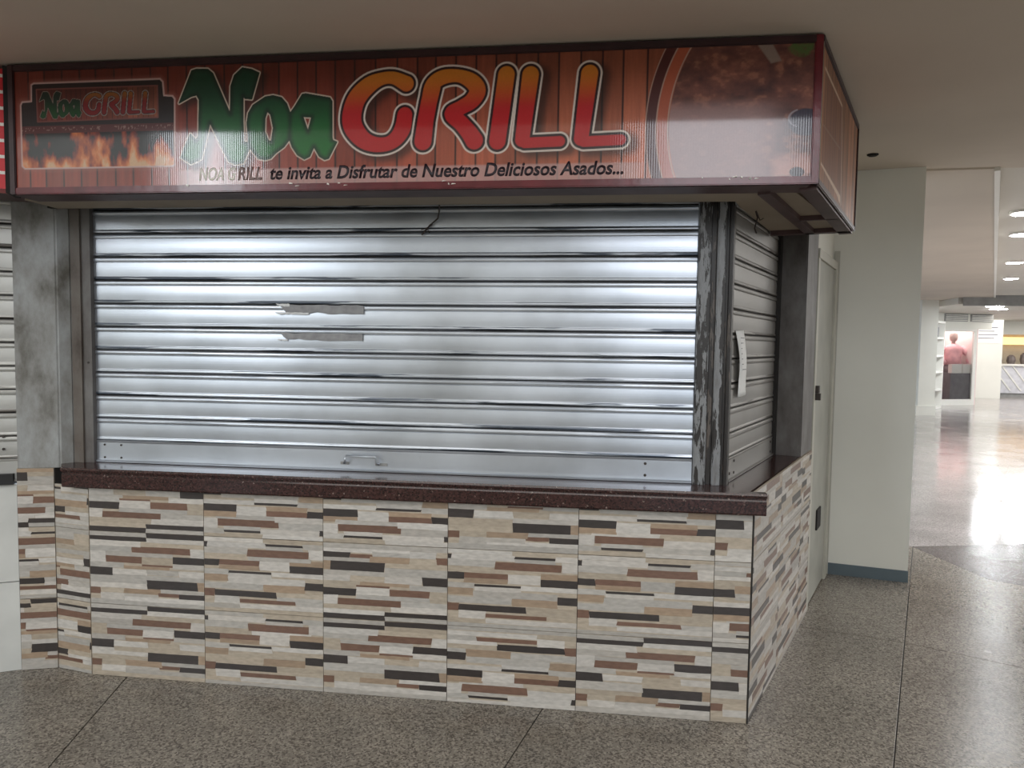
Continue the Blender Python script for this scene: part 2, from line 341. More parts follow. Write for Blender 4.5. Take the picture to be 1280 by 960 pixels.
bm = bmesh.new(); box(bm, -8.5, 12, -1.06, -0.981, 2.47, 6.0); obj('wall_soffit_front', bm, M['ceiling'], kind='structure')
bm = bmesh.new(); box(bm, -8.5, 12, -9.2, -0.98, 6.0, 6.1); obj('ceiling', bm, M['ceiling_far'], kind='structure', label='high hall ceiling behind the viewer')
# back wall of the hall with its two window openings
bm = bmesh.new(); box(bm, -8.5, 12, -9.1, -9.0, 0, 0.3); box(bm, -8.5, 12, -9.1, -9.0, 5.35, 6.0)
box(bm, -8.5, -7.55, -9.1, -9.0, 0.3, 5.35); box(bm, -6.45, 0.0, -9.1, -9.0, 0.3, 5.35); box(bm, 2.6, 12, -9.1, -9.0, 0.3, 5.35)
obj('wall_back', bm, M['wall_cream'], kind='structure')
for k, (x0, x1) in enumerate(((-7.55, -6.45), (0.0, 2.6))):
    bm = bmesh.new(); box(bm, x0, x1, -9.09, -9.01, 0.3, 0.36); box(bm, x0, x1, -9.09, -9.01, 5.29, 5.35); box(bm, x0, x0+0.06, -9.09, -9.01, 0.36, 5.29); box(bm, x1-0.06, x1, -9.09, -9.01, 0.36, 5.29)
    obj('window_%d' % (k+1), bm, M['white_frame'], kind='structure')
bm = bmesh.new(); box(bm, -8.6, -8.5, -9.1, 3.6, 0, 6.0); obj('wall_left', bm, M['wall_cream'], kind='structure')
bm = bmesh.new(); box(bm, 12, 12.1, -9.1, -0.98, 0, 6.0); obj('wall_hall_right', bm, M['wall_cream'], kind='structure')

# cream wall to the right of the stall, with baseboard
WF = Fr((0.893, 1.979), math.atan2(1.869-1.979, 1.375-0.893))
bm = bmesh.new(); WF.box(bm, -0.03, 0.494, -0.25, 0, 0.0, CZ-0.002); obj('wall_right', bm, M['wall_cream'], kind='structure')
bm = bmesh.new(); WF.box(bm, 0.0, 0.496, 0, 0.008, 0.0, 0.074); obj('baseboard_right', bm, M['baseboard'], kind='structure')
bm = bmesh.new(); WF.box(bm, 0.0, 0.03, 0.0, 0.012, 0.0, 2.1)
obj('trim_2', bm, M['door_frame'], kind='structure')
# door between the stall and the cream wall
d1 = bpy.data.objects.new('door_1', None); link(d1, kind='structure', label='narrow grey door in the gap beside the stall')
bm = bmesh.new(); SIDE.box(bm, 1.42, 2.04, -0.045, -0.005, 0.01, 1.97); obj('door_leaf', bm, M['door_paint'], d1)
bm = bmesh.new(); SIDE.box(bm, 1.36, 1.42, -0.06, 0.004, 0.0, 1.99); obj('door_frame', bm, M['door_frame'], d1)
bm = bmesh.new(); SIDE.box(bm, 1.36, 2.10, -0.06, 0.008, 1.97, 2.02); obj('door_frame', bm, M['door_frame'], d1)
bm = bmesh.new(); SIDE.box(bm, 2.04, 2.13, -0.06, 0.008, 0.0, 1.97); obj('door_frame', bm, M['door_frame'], d1)
bm = bmesh.new(); SIDE.box(bm, 1.40, 1.44, -0.005, 0.022, 1.23, 1.27); obj('hasp', bm, M['bolt'], d1); bm = bmesh.new(); SIDE.box(bm, 1.405, 1.43, 0.0, 0.03, 1.19, 1.228); obj('padlock', bm, M['bolt'], d1, label='dark padlock')
bm = bmesh.new(); SIDE.box(bm, 1.66, 1.80, -0.005, 0.004, 0.40, 0.52); obj('patch', bm, M['dark_void'], d1, label='dark patch low on the door')
bm = bmesh.new(); SIDE.box(bm, 1.34, 2.20, -0.10, -0.03, 2.02, CZ); SIDE.box(bm, 1.34, 2.20, -0.12, -0.07, 0, 2.02); obj('wall_over_door', bm, M['wall_cream'], kind='structure')

# ------------------------------------------------------------------ tiled counter wall
W_, LG, B_, T_, R_c, D_c = (0.58, 0.55, 0.51), (0.46, 0.435, 0.40), (0.46, 0.395, 0.315), (0.37, 0.275, 0.195), (0.19, 0.110, 0.080), (0.050, 0.042, 0.040)
A_design = [  # x0,x1,y0,y1 (y down from the top edge), colour
 (0, .5, 0, .06, LG), (.5, 1, 0, .07, D_c), (0, .5, .06, .12, D_c), (.5, 1, .07, .13, W_), (0, .45, .12, .20, W_), (.45, 1, .13, .19, B_),
 (0, .37, .20, .27, LG), (.37, .88, .19, .275, R_c), (.88, 1, .19, .31, W_), (0, .14, .27, .42, B_), (.14, .73, .275, .33, LG), (.14, .46, .33, .42, R_c), (.46, .73, .33, .43, W_),
 (.73, 1, .31, .405, D_c), (.46, .73, .43, .455, R_c), (.73, 1, .405, .47, LG), (0, .3, .42, .49, LG), (.3, .7, .455, .50, T_), (.7, 1, .47, .50, B_), (0, .2, .49, .60, D_c), (.2, .5, .50, .58, W_), (.5, .78, .50, .57, B_), (.78, 1, .50, .58, W_),
 (.2, 1, .58, .64, LG), (0, .5, .60, .70, LG), (.5, .94, .64, .76, D_c), (.94, 1, .64, .76, T_), (0, .5, .70, .77, B_), (0, .09, .77, .86, R_c), (.09, .3, .77, .84, B_), (.3, .62, .76, .84, T_), (.62, 1, .76, .81, LG),
 (.09, .3, .84, .93, W_), (.3, .6, .84, .90, LG), (.6, .78, .81, .86, R_c), (.78, 1, .81, .88, D_c), (.3, 1, .88, .94, W_), (0, 1, .93, 1, LG)]
B_design = [
 (0, .5, 0, .06, W_), (.5, 1, 0, .05, B_), (0, .03, .07, .14, D_c), (.03, .52, .06, .13, W_), (.52, .83, .07, .10, D_c), (.83, 1, .05, .12, LG), (.52, .83, .10, .15, LG),
 (0, .37, .13, .22, LG), (.37, .88, .15, .245, R_c), (.88, 1, .12, .25, W_), (0, .4, .22, .30, B_), (.37, .9, .245, .30, LG), (0, .13, .30, .385, D_c), (.13, .47, .30, .37, R_c), (.47, .72, .30, .42, W_), (.72, 1, .345, .44, D_c), (.72, 1, .27, .345, T_),
 (.13, .47, .37, .43, T_), (0, .21, .43, .50, LG), (.21, .57, .445, .475, D_c), (.57, 1, .44, .50, W_), (.21, .57, .475, .53, W_), (0, .2, .50, .59, T_), (.2, .85, .53, .61, LG), (.85, 1, .56, .66, D_c), (.5, .85, .61, .705, T_), (0, .5, .61, .69, LG), (.85, 1, .66, .71, B_),
 (0, .09, .70, .80, R_c), (.09, .61, .71, .79, D_c), (.61, 1, .71, .77, B_), (.61, 1, .77, .82, W_), (.09, .3, .79, .89, W_), (.3, .77, .82, .87, R_c), (.77, 1, .82, .88, LG), (0, .3, .89, .95, B_), (.3, 1, .88, .94, W_), (0, 1, .95, 1, LG)]
rt = random.Random(3)
def tile(fr, parent, a0, a1, z0, z1, des, rot, cx0=0.0, cy1=0.0, d=0.006):
    """one ceramic tile at a0..a1, z0..z1 on the wall; the pattern starts cx0 across and cy1 down the design"""
    g = 0.0011
    bm = bmesh.new(); lay = bm.verts.layers.float_color.new('tint')
    def quad(pts, dd0, dd1, c):
        vs0 = [bm.verts.new(fr.p(a, dd0, z)) for a, z in pts]; vs1 = [bm.verts.new(fr.p(a, dd1, z)) for a, z in pts]
        for v_ in vs0+vs1: v_[lay] = (*c, 1)
        bm.faces.new(vs1)
        n = len(pts)
        for i in range(n): bm.faces.new((vs0[i], vs0[(i+1) % n], vs1[(i+1) % n], vs1[i]))
    base = [x*0.95 for x in B_]
    quad([(a0+g, z0+g), (a1-g, z0+g), (a1-g, z1-g), (a0+g, z1-g)], -0.004, d-0.0006, base)
    for (x0, x1, y0, y1, c) in des:
        if rot: x0, x1, y0, y1 = 1-x1, 1-x0, 1-y1, 1-y0
        k = rt.uniform(0.84, 1.0); sh = rt.uniform(-0.02, 0.02)
        if c in (LG, W_, B_) and rt.random() < 0.25: c = rt.choice((LG, W_, B_))
        cc = (c[0]*k, c[1]*k*(1+sh*0.5), c[2]*k*(1+sh))
        y0 -= cy1; y1 -= cy1; x0 -= cx0; x1 -= cx0
        A0, A1 = a0+x0*TW, a0+x1*TW; Z1, Z0 = z1-y0*TH, z1-y1*TH
        A0 = max(A0, a0+g); A1 = min(A1, a1-g); Z0 = max(Z0, z0+g); Z1 = min(Z1, z1-g)
        if A1-A0 < 0.004 or Z1-Z0 < 0.003: continue
        j = lambda m_: rt.uniform(-m_, m_)
        s0 = 0 if A0 <= a0+g*1.1 else j(0.004); s1 = 0 if A1 >= a1-g*1.1 else j(0.004)
        w_ = 0.0009 if (Z1-Z0) > 0.012 else 0.0004
        zt = min(z1-g, Z1+j(w_)); zm = min(z1-g, Z1+j(w_*1.6)); zt2 = min(z1-g, Z1+j(w_))
        zb = max(z0+g, Z0+j(w_)); zm2 = max(z0+g, Z0+j(w_*1.6)); zb2 = max(z0+g, Z0+j(w_))
        am = (A0+A1)/2+j(0.15)*(A1-A0)
        rel = d+rt.uniform(0, 0.0006)+(0.0002 if c == D_c else 0)
        quad([(A0+s0, zb), (am, zm2), (A1+s1, zb2), (A1-s1*0.5 if s1 else A1, zt2), (am, zm), (A0-s0*0.5 if s0 else A0, zt)], d-0.0012, rel, cc)
    return obj('tile', bm, M['stone'], parent)
stall = empty('tiled_counter', 'low stall counter wall clad in brown, cream and black stacked-stone tiles', 'counter')
GZ0, GZ1 = 0.835, 0.922
bm = bmesh.new(); pl = [(-2.80, 0.004), (-0.004, 0.004)]+[SIDE.xy(1.345, -0.004), SIDE.xy(1.345, -0.16), (-0.17, 0.2), (-2.80, 0.2), (-2.975, 0.2), (-2.975, 0.046)]
prism(bm, pl, 0, GZ0-0.006); obj('wall_core', bm, M['floor_gap'], stall)
cut = -0.1407
rows = [(0, TH), (TH, 2*TH), (2*TH, GZ0)]
cols = [(cut-TW*(k+1), cut-TW*k) for k in range(5)]
seq = [[('A', 0), ('B', 1), ('A', 0), ('B', 0), ('A', 0)], [('B', 0), ('B', 0), ('A', 1), ('B', 0), ('A', 0)], [('B', 1), ('B', 1), ('B', 0), ('A', 1), ('A', 1)]]
seq = [[('A', 0), ('B', 1), ('A', 0), ('B', 0), ('A', 0)], [('B', 0), ('B', 0), ('A', 1), ('B', 0), ('A', 0)], [('B', 1), ('A', 0), ('B', 1), ('B', 1), ('A', 1)]]
DZ = {'A': A_design, 'B': B_design}
for ri, (z0, z1) in enumerate(rows):
    off = 0 if ri < 2 else 1-(z1-z0)/TH
    for ci, (a0, a1) in enumerate(cols):
        nm, rot = seq[ri][ci]
        tile(FRONT, stall, a0, a1, z0, z1, DZ[nm], rot, 0, off)
    tile(FRONT, stall, cut, -0.0015, z0, z1, DZ['AB'[ri % 2]], ri % 2, 0.0, off)
LS = Fr((-2.982, 0.036), math.atan2(-0.036, 0.191))
for ri, (z0, z1) in enumerate(rows):
    tile(LS, stall, 0.0, 0.1935, z0, z1, DZ['BAB'[ri]], ri == 1, 0.5, 0 if ri < 2 else 1-(z1-z0)/TH)
rows2 = [(0, TH), (TH, 2*TH), (2*TH, 0.920)]
for ri, (z0, z1) in enumerate(rows2):
    for ci, (a0, a1) in enumerate(((0.001, TW), (TW, 2*TW), (2*TW, 1.349))):
        tile(SIDE, stall, a0, a1, z0, z1, DZ['ABBAB'[(ri+ci) % 5]], (ri+2*ci) % 3 == 0, 0.0, 0 if ri < 2 else 1-(z1-z0)/TH)
bm = bmesh.new(); SIDE.box(bm, -0.004, 0.0, 0.001, 0.0065, 0, GZ0-0.005); FRONT.box(bm, -0.001, 0.0015, 0.0, 0.0072, 0, GZ0-0.005); obj('corner_joint', bm, M['floor_gap'], stall, label='dark corner joint')

# granite top
gt = empty('granite_countertop', 'polished dark brown granite countertop with a moulded front edge', 'countertop')
bm = bmesh.new()
prism(bm, [(-2.958, 0.042), (-2.888, -0.012), (-0.012, -0.012)]+[SIDE.xy(-0.01, -0.012), SIDE.xy(1.349, -0.004), SIDE.xy(1.349, -0.22), (-0.19, 0.33), (-2.925, 0.33), (-2.925, 0.086)], 0.897, 0.922)
obj('top_slab', bm, M['granite'], gt)
bm = bmesh.new()
prof = [(0.008, 0.836), (0.036, 0.836), (0.040, 0.842), (0.040, 0.890), (0.036, 0.897), (0.036, 0.902), (0.046, 0.906), (0.048, 0.914), (0.044, 0.922), (0.008, 0.9225)]
FRONT.sweep(bm, prof, -2.89, 0.040); obj('front_edge', bm, M['granite'], gt)

# ------------------------------------------------------------------ pillars
def pillar(name, poly, z0, z1, mat, label):
    bm = bmesh.new(); prism(bm, poly, z0, z1)
    bmesh.ops.bevel(bm, geom=[e for e in bm.edges if abs(e.verts[0].co.z-e.verts[1].co.z) > 0.1], offset=0.006, segments=2, affect='EDGES')
    return obj(name, bm, mat, label=label, cat='pillar')
PF = Fr((-3.125, -0.012), math.atan2(0.052, 0.165))   # left pillar front
pillar('concrete_pillar', [(-3.125, -0.012), (-2.960, 0.040), (-2.925, 0.084), (-2.925, 0.32), (-3.20, 0.32)], 0.905, 2.52, M['concrete'], 'stained grey concrete pillar at the left end of the stall')
pillar('concrete_pillar', [SIDE.xy(1.025, 0.0), SIDE.xy(1.35, 0.0), SIDE.xy(1.35, -0.20), SIDE.xy(1.025, -0.20)], 0.9225, 2.56, M['concrete_dark'], 'dark concrete pillar behind the side shutter on the right')
lb = empty('pillar_base', 'narrow tile-clad base under the left concrete pillar', 'pillar base')
bm = bmesh.new(); prism(bm, [PF.xy(0.001, -0.004), PF.xy(0.150, -0.004), (-2.99, 0.2), (-3.12, 0.2)], 0, 0.905); obj('core', bm, M['floor_gap'], lb)
for ri, (z0, z1) in enumerate([(0, TH), (TH, 2*TH), (2*TH, 0.905)]):
    tile(PF, lb, 0.0, 0.148, z0, z1, DZ['ABA'[ri]], ri == 2, 0.42, 0 if ri < 2 else 1-(z1-z0)/TH)

# ------------------------------------------------------------------ roller shutters
PITCH = 0.1022; BAR = 0.100
def slat_profile(z0, full=True):
    pts = [(0.000, 0.0), (0.0058, 0.0010), (0.0082, 0.0035), (0.0086, 0.0070), (0.0078, 0.0105), (0.0062, 0.0135)]
    for k in range(7):
        t_ = k/6; pts.append((0.0058+0.0012*math.sin(math.pi*t_)-0.0006*t_, 0.0155+0.0585*t_))
    pts += [(0.0022, 0.0755), (0.0022, 0.0772), (0.0066, 0.0788), (0.0086, 0.0825), (0.0090, 0.0870), (0.0084, 0.0915), (0.0062, 0.0955), (0.0028, 0.0975), (0.0, 0.0980)]
    return [(d, z0+z) for d, z in pts]
def slat(fr, parent, a0, a1, z0, mat, first=None, d0=0.0):
    prof = slat_profile(0); bm = bmesh.new(); lay = bm.verts.layers.float.new('wear')
    n = 1; xs = [a0, a1]
    ringsA = [[bm.verts.new(fr.p(a, d+d0, z0+z)) for d, z in prof] for a in xs]
    for rg in ringsA:
        for v_, (d, z) in zip(rg, prof):
            v_[lay] = (0.95 if z < 0.008 else 0.75) if z < 0.014 else (0.45 if z > 0.0865 else 0.0)
    for A, B in zip(ringsA, ringsA[1:]):
        for i in range(len(prof)-1): bm.faces.new((A[i], B[i], B[i+1], A[i+1]))
    bm.faces.new([v_ for v_ in ringsA[0]]); bm.faces.new([v_ for v_ in ringsA[-1]])
    for rg in (ringsA,):
        A, B = rg[0], rg[-1]; bm.faces.new((A[0], A[-1], B[-1], B[0]))
    return obj('slat', bm, mat, parent)
def shutter(fr, label, a0, a1, zb, n, mat, d0=0.0):
    zb += 0.001
    s = empty('roller_shutter', label, 'shutter')
    for k in range(n): slat(fr, s, a0, a1, zb+BAR+PITCH*k, mat, d0=d0)
    bm = bmesh.new()
    prof = [(0, zb+0.001), (0.016, zb+0.001), (0.017, zb+0.008), (0.010, zb+0.011), (0.0095, zb+0.020), (0.009, zb+0.089), (0.011, zb+0.095), (0.008, zb+0.0985), (0, zb+0.099)]
    fr.sweep(bm, [(d+d0, z) for d, z in prof], a0, a1); obj('bottom_bar', bm, mat, s)
    bm = bmesh.new(); fr.box(bm, a0-0.0, a1+0.0, d0-0.02, d0-0.001, zb, zb+BAR+PITCH*n); obj('backing', bm, M['dark_void'], s)
    return s
FS = Fr((0, 0.122), 0.0)
fs = shutter(FS, 'wide silver roller shutter on the front of the stall', -2.842, -0.222, 0.922, 11, M['slat'])
ZB = 0.922
def bolt(fr, parent, a, z, d, r_=0.0045):
    bm = bmesh.new(); fr.plate(bm, [(a+r_*math.cos(k*math.pi/4), z+r_*math.sin(k*math.pi/4)) for k in range(8)], d, d+0.003); obj('bolt', bm, M['bolt'], parent)
for a in (-2.80, -2.72):
    for z in (0.945, 1.002): bolt(FS, fs, a, z, 0.0095)
for z in (0.950, 0.998): bolt(FS, fs, -0.408, z, 0.0095, 0.006)
# pull handle
bm = bmesh.new(); tube(bm, [FS.p(-1.6762, 0.009, 0.958), FS.p(-1.6762, 0.034, 0.961), FS.p(-1.6705, 0.038, 0.966), FS.p(-1.6705, 0.040, 0.987), FS.p(-1.6647, 0.040, 0.993), FS.p(-1.5379, 0.040, 0.992), FS.p(-1.5322, 0.040, 0.986), FS.p(-1.5322, 0.038, 0.966), FS.p(-1.5265, 0.034, 0.960), FS.p(-1.5265, 0.009, 0.957)], 0.0045)
obj('pull_handle', bm, M['slat'], fs, smooth=True, label='steel pull handle on the bottom bar')
bm = bmesh.new(); FS.box(bm, -1.6991, -1.6609, 0.0095, 0.013, 0.951, 0.963); obj('handle_plate', bm, M['grey_metal'], fs); bm = bmesh.new(); FS.box(bm, -1.5446, -1.4922, 0.0095, 0.013, 0.950, 0.961); obj('handle_plate', bm, M['grey_metal'], fs)
bm = bmesh.new(); FS.box(bm, -1.4731, -1.3491, 0.0092, 0.0105, 0.964, 1.010); obj('repair_plate', bm, M['slat'], fs, label='small riveted plate beside the handle')
# glue residue of torn labels
def ragged(x0, x1, z0, z1, rag, seed):
    r_ = random.Random(seed); pts = []
    for k in range(14): pts.append((x0+(x1-x0)*k/13, z1+r_.uniform(-1, 1)*rag*0.25))
    pts += [(x1, z1), (x1, z0)]
    for k in range(14): pts.append((x1-(x1-x0)*k/13*0.92, z0+r_.uniform(0, 1)*rag*(1 if k > 6 else 0.3)))
    pts.append((x0+rag*1.5, (z0+z1)/2)); return pts
for (x0, x1, z0, z1, s_) in ((-1.9689, -1.5970, 1.5943, 1.6324, 1), (-1.9689, -1.6018, 1.4799, 1.5123, 2)):
    bm = bmesh.new(); FS.plate(bm, ragged(x0, x1, z0, z1, 0.010, s_), 0.0118, 0.0134); obj('label_residue', bm, M['residue'], fs, label='grey glue residue of a torn label')
for (x0, x1, z0, z1, s_) in ((-1.9927, -1.8402, 1.5905, 1.6000, 5), (-1.9880, -1.9260, 1.6248, 1.6372, 6), (-1.9832, -1.9355, 1.4780, 1.4856, 7)):
    bm = bmesh.new(); FS.plate(bm, ragged(x0, x1, z0, z1, 0.005, s_), 0.0118, 0.0138); obj('torn_paper', bm, M['residue_light'], fs)
# guide rails at the left end
for (x0, x1, y0, y1, mt) in ((-2.925, -2.880, 0.082, 0.20, M['guide']), (-2.880, -2.838, 0.092, 0.20, M['concrete_dark'])):
    bm = bmesh.new(); box(bm, x0, x1, y0, y1, 0.9225, 2.10); obj('guide_rail', bm, mt, fs)
bolt(Fr((0, 0.092), 0), fs, -2.855, 1.37, 0.0, 0.005)

# side shutter
SS = Fr((-0.084+0.003, 0.165), PHI)
ss = shutter(SS, 'narrow aged grey roller shutter on the right side of the stall', 0.0, 0.905, 0.922, 11, M['slat_side'])
for (a, z) in ((0.03, 0.955), (0.10, 0.950), (0.10, 1.0), (0.82, 0.95), (0.82, 1.0)): bolt(SS, ss, a, z, 0.0095, 0.006)
bm = bmesh.new(); SS.box(bm, 0.865, 0.905, 0.0, 0.022, 0.9225, 2.10); obj('guide_rail', bm, M['dark_void'], ss)

# corner post with peeling paint
cp = empty('corner_post', 'dark metal corner post with peeling grey paint between the two shutters', 'post')
def cpart(nm, poly, mt):
    bm = bmesh.new(); prism(bm, poly, 0.9225, 2.10); bmesh.ops.bevel(bm, geom=[e for e in bm.edges if abs(e.verts[0].co.z-e.verts[1].co.z) > 0.1], offset=0.004, segments=2, affect='EDGES'); obj(nm, bm, mt, cp)
cpart('guide_channel', [(-0.220, 0.092), (-0.172, 0.092), (-0.172, 0.160), (-0.220, 0.160)], M['peel'])
cpart('web', [(-0.172, 0.108), (-0.148, 0.108), (-0.148, 0.160), (-0.172, 0.160)], M['peel_dark'])
cpart('guide_channel', [(-0.148, 0.090), (-0.114, 0.090), (-0.114, 0.160), (-0.148, 0.160)], M['peel'])
cpart('web', [(-0.114, 0.106), (-0.100, 0.106), (-0.100, 0.160), (-0.114, 0.160)], M['peel_dark'])
cpart('angle_edge', [(-0.100, 0.094), (-0.088, 0.094), (-0.070, 0.148), (-0.100, 0.160)], M['peel_dark'])

# lintel and shutter box above
bm = bmesh.new(); prism(bm, [(-2.925, 0.0), (-0.12, 0.0), (-0.05, 0.12), (-0.03, 0.26), (-0.2, 0.3), (-2.925, 0.3)], 2.16, 2.52); obj('lintel', bm, M['steel_frame'], label='dark steel shutter housing above the front shutter', cat='shutter housing')
bm = bmesh.new(); SIDE.box(bm, 0.28, 1.02, -0.24, -0.02, 2.16, 2.52); obj('lintel', bm, M['steel_frame'], label='dark steel housing above the side shutter', cat='shutter housing')

# ------------------------------------------------------------------ sign box
sign = empty('sign_box', 'long red grill restaurant light box sign over the shutter', 'sign')
XL, XR, ZB_, ZT = -2.845, 0.100, 2.022, 2.505
SF = Fr((0, -0.300), 0.0)                       # a = x
SSD = Fr((XR, -0.300), PHI)                     # side face
LEN = 1.09
DATA = {
'N': [[-2158,2346],[-2107,2461],[-2088,2466],[-2044,2464],[-2025,2449],[-1959,2302],[-1956,2401],[-1942,2439],[-1911,2465],[-1875,2458],[-1847,2445],[-1876,2353],[-1902,2356],[-1909,2366],[-1910,2270],[-1908,2200],[-1890,2198],[-1885,2178],[-1911,2125],[-1940,2121],[-1966,2131],[-1994,2185],[-2038,2273],[-2053,2215],[-2074,2142],[-2114,2126],[-2153,2149],[-2139,2187],[-2115,2233],[-2094,2211],[-2083,2225],[-2079,2356],[-2089,2373],[-2110,2369]],
'o': [[-1895,2269],[-1889,2303],[-1871,2331],[-1824,2359],[-1794,2363],[-1763,2355],[-1743,2333],[-1730,2299],[-1727,2256],[-1733,2206],[-1754,2180],[-1785,2159],[-1805,2140],[-1826,2135],[-1852,2141],[-1872,2163],[-1885,2178],[-1890,2198]],
'oh': [[-1817,2308],[-1804,2296],[-1794,2248],[-1802,2200],[-1813,2203],[-1827,2234],[-1826,2282]],
'a': [[-1730,2299],[-1712,2322],[-1684,2364],[-1671,2366],[-1581,2349],[-1573,2337],[-1573,2214],[-1571,2200],[-1555,2193],[-1586,2136],[-1601,2132],[-1621,2144],[-1641,2178],[-1657,2144],[-1677,2135],[-1703,2150],[-1723,2179],[-1733,2206],[-1735,2256]],
'ah': [[-1682,2286],[-1649,2283],[-1663,2233]],
'strokes': [[[-1300,2390,34],[-1345,2411,29],[-1388,2410,29],[-1436,2389,36],[-1480,2345,40],[-1499,2290,42],[-1494,2244,42],[-1460,2201,38],[-1416,2182,34],[-1368,2183,32],[-1334,2203,34],[-1312,2239,36],[-1305,2282,34]],
 [[-1202,2373,32],[-1218,2324,36],[-1230,2260,36],[-1239,2189,38]],
 [[-1225,2333,27],[-1207,2382,32],[-1169,2408,32],[-1113,2411,29],[-1066,2391,34],[-1045,2359,36],[-1065,2324,34],[-1103,2302,32],[-1135,2281,34],[-1102,2248,34],[-1074,2216,36],[-1055,2188,38]],
 [[-944,2410,36],[-973,2184,36]], [[-860,2407,36],[-886,2187,32],[-877,2176,25],[-755,2179,25]], [[-657,2405,36],[-682,2187,32],[-673,2176,25],[-547,2180,25]]],
'logo': [[-2799,2355],[-2793,2366],[-2754,2368],[-2753,2429],[-2743,2434],[-2232,2435],[-2222,2425],[-2218,2375],[-2184,2372],[-2176,2362],[-2180,2124],[-2188,2119],[-2788,2119],[-2799,2129]],
'sx': [-2766,-2700,-2627,-2555,-2490,-2415,-2344,-2270,-2201,-2128,-2056,-1981,-1910,-1833,-1772,-1702,-1632,-1561,-1489,-1412,-1333,-1260,-1194,-1122,-1050,-980,-909,-834,-762,-687,-613,-543,-462,-390]}
def sd_poly(X, Z, P):
    P = np.array(P, float); n = len(P); dmin = np.full(X.shape, 1e9); ins = np.zeros(X.shape, bool)
    for i in range(n):
        ax, az = P[i]; bx, bz = P[(i+1) % n]; ex, ez = bx-ax, bz-az
        t_ = np.clip(((X-ax)*ex+(Z-az)*ez)/(ex*ex+ez*ez+1e-9), 0, 1)
        dmin = np.minimum(dmin, (X-ax-t_*ex)**2+(Z-az-t_*ez)**2)
        c1 = (az > Z) != (bz > Z)
        with np.errstate(divide='ignore', invalid='ignore'): xi = (bx-ax)*(Z-az)/(bz-az+1e-12)+ax
        ins ^= (c1 & (X < xi))
    d = np.sqrt(dmin); return np.where(ins, -d, d)
def smooth_stroke(S_, n=5):
    S_ = np.array(S_, float)
    if len(S_) < 5: return S_
    P = np.vstack([2*S_[0]-S_[1], S_, 2*S_[-1]-S_[-2]]); o_ = []
    for k in range(1, len(P)-2):
        for t_ in np.arange(n)/n: o_.append(0.5*(2*P[k]+(P[k+1]-P[k-1])*t_+(2*P[k-1]-5*P[k]+4*P[k+1]-P[k+2])*t_**2+(3*P[k]-P[k-1]-3*P[k+1]+P[k+2])*t_**3))
    return np.array(o_+[S_[-1]])
def sd_stroke(X, Z, S_):
    best = np.full(X.shape, 1e9)
    for (ax, az, ar), (bx, bz, br) in zip(S_, S_[1:]):
        ex, ez = bx-ax, bz-az; t_ = np.clip(((X-ax)*ex+(Z-az)*ez)/(ex*ex+ez*ez+1e-9), 0, 1)
        best = np.minimum(best, np.hypot(X-ax-t_*ex, Z-az-t_*ez)-(ar+(br-ar)*t_))
    return best
DATA['strokes'] = [smooth_stroke(q) if len(q) > 4 else q for q in DATA['strokes']]
def vnoise(X, Z, seed):
    r_ = np.random.RandomState(seed); G = r_.rand(256, 256)
    xi = np.floor(X).astype(int); zi = np.floor(Z).astype(int); fx = X-xi; fz = Z-zi
    fx = fx*fx*(3-2*fx); fz = fz*fz*(3-2*fz)
    g = lambda a, b_: G[a % 256, b_ % 256]
    return (g(xi, zi)*(1-fx)+g(xi+1, zi)*fx)*(1-fz)+(g(xi, zi+1)*(1-fx)+g(xi+1, zi+1)*fx)*fz
def fbm(X, Z, seed, o_=4):
    s_ = 0; a_ = 0.5
    for k in range(o_): s_ = s_+a_*vnoise(X*2**k, Z*2**k, seed+k); a_ *= 0.5
    return s_/0.94
def ss_(x, a, b_): t_ = np.clip((x-a)/(b_-a), 0, 1); return t_*t_*(3-2*t_)
def over(C_, c, a_):
    c = np.array(c) if not isinstance(c, np.ndarray) else c
    return C_*(1-a_[..., None])+c*a_[..., None]
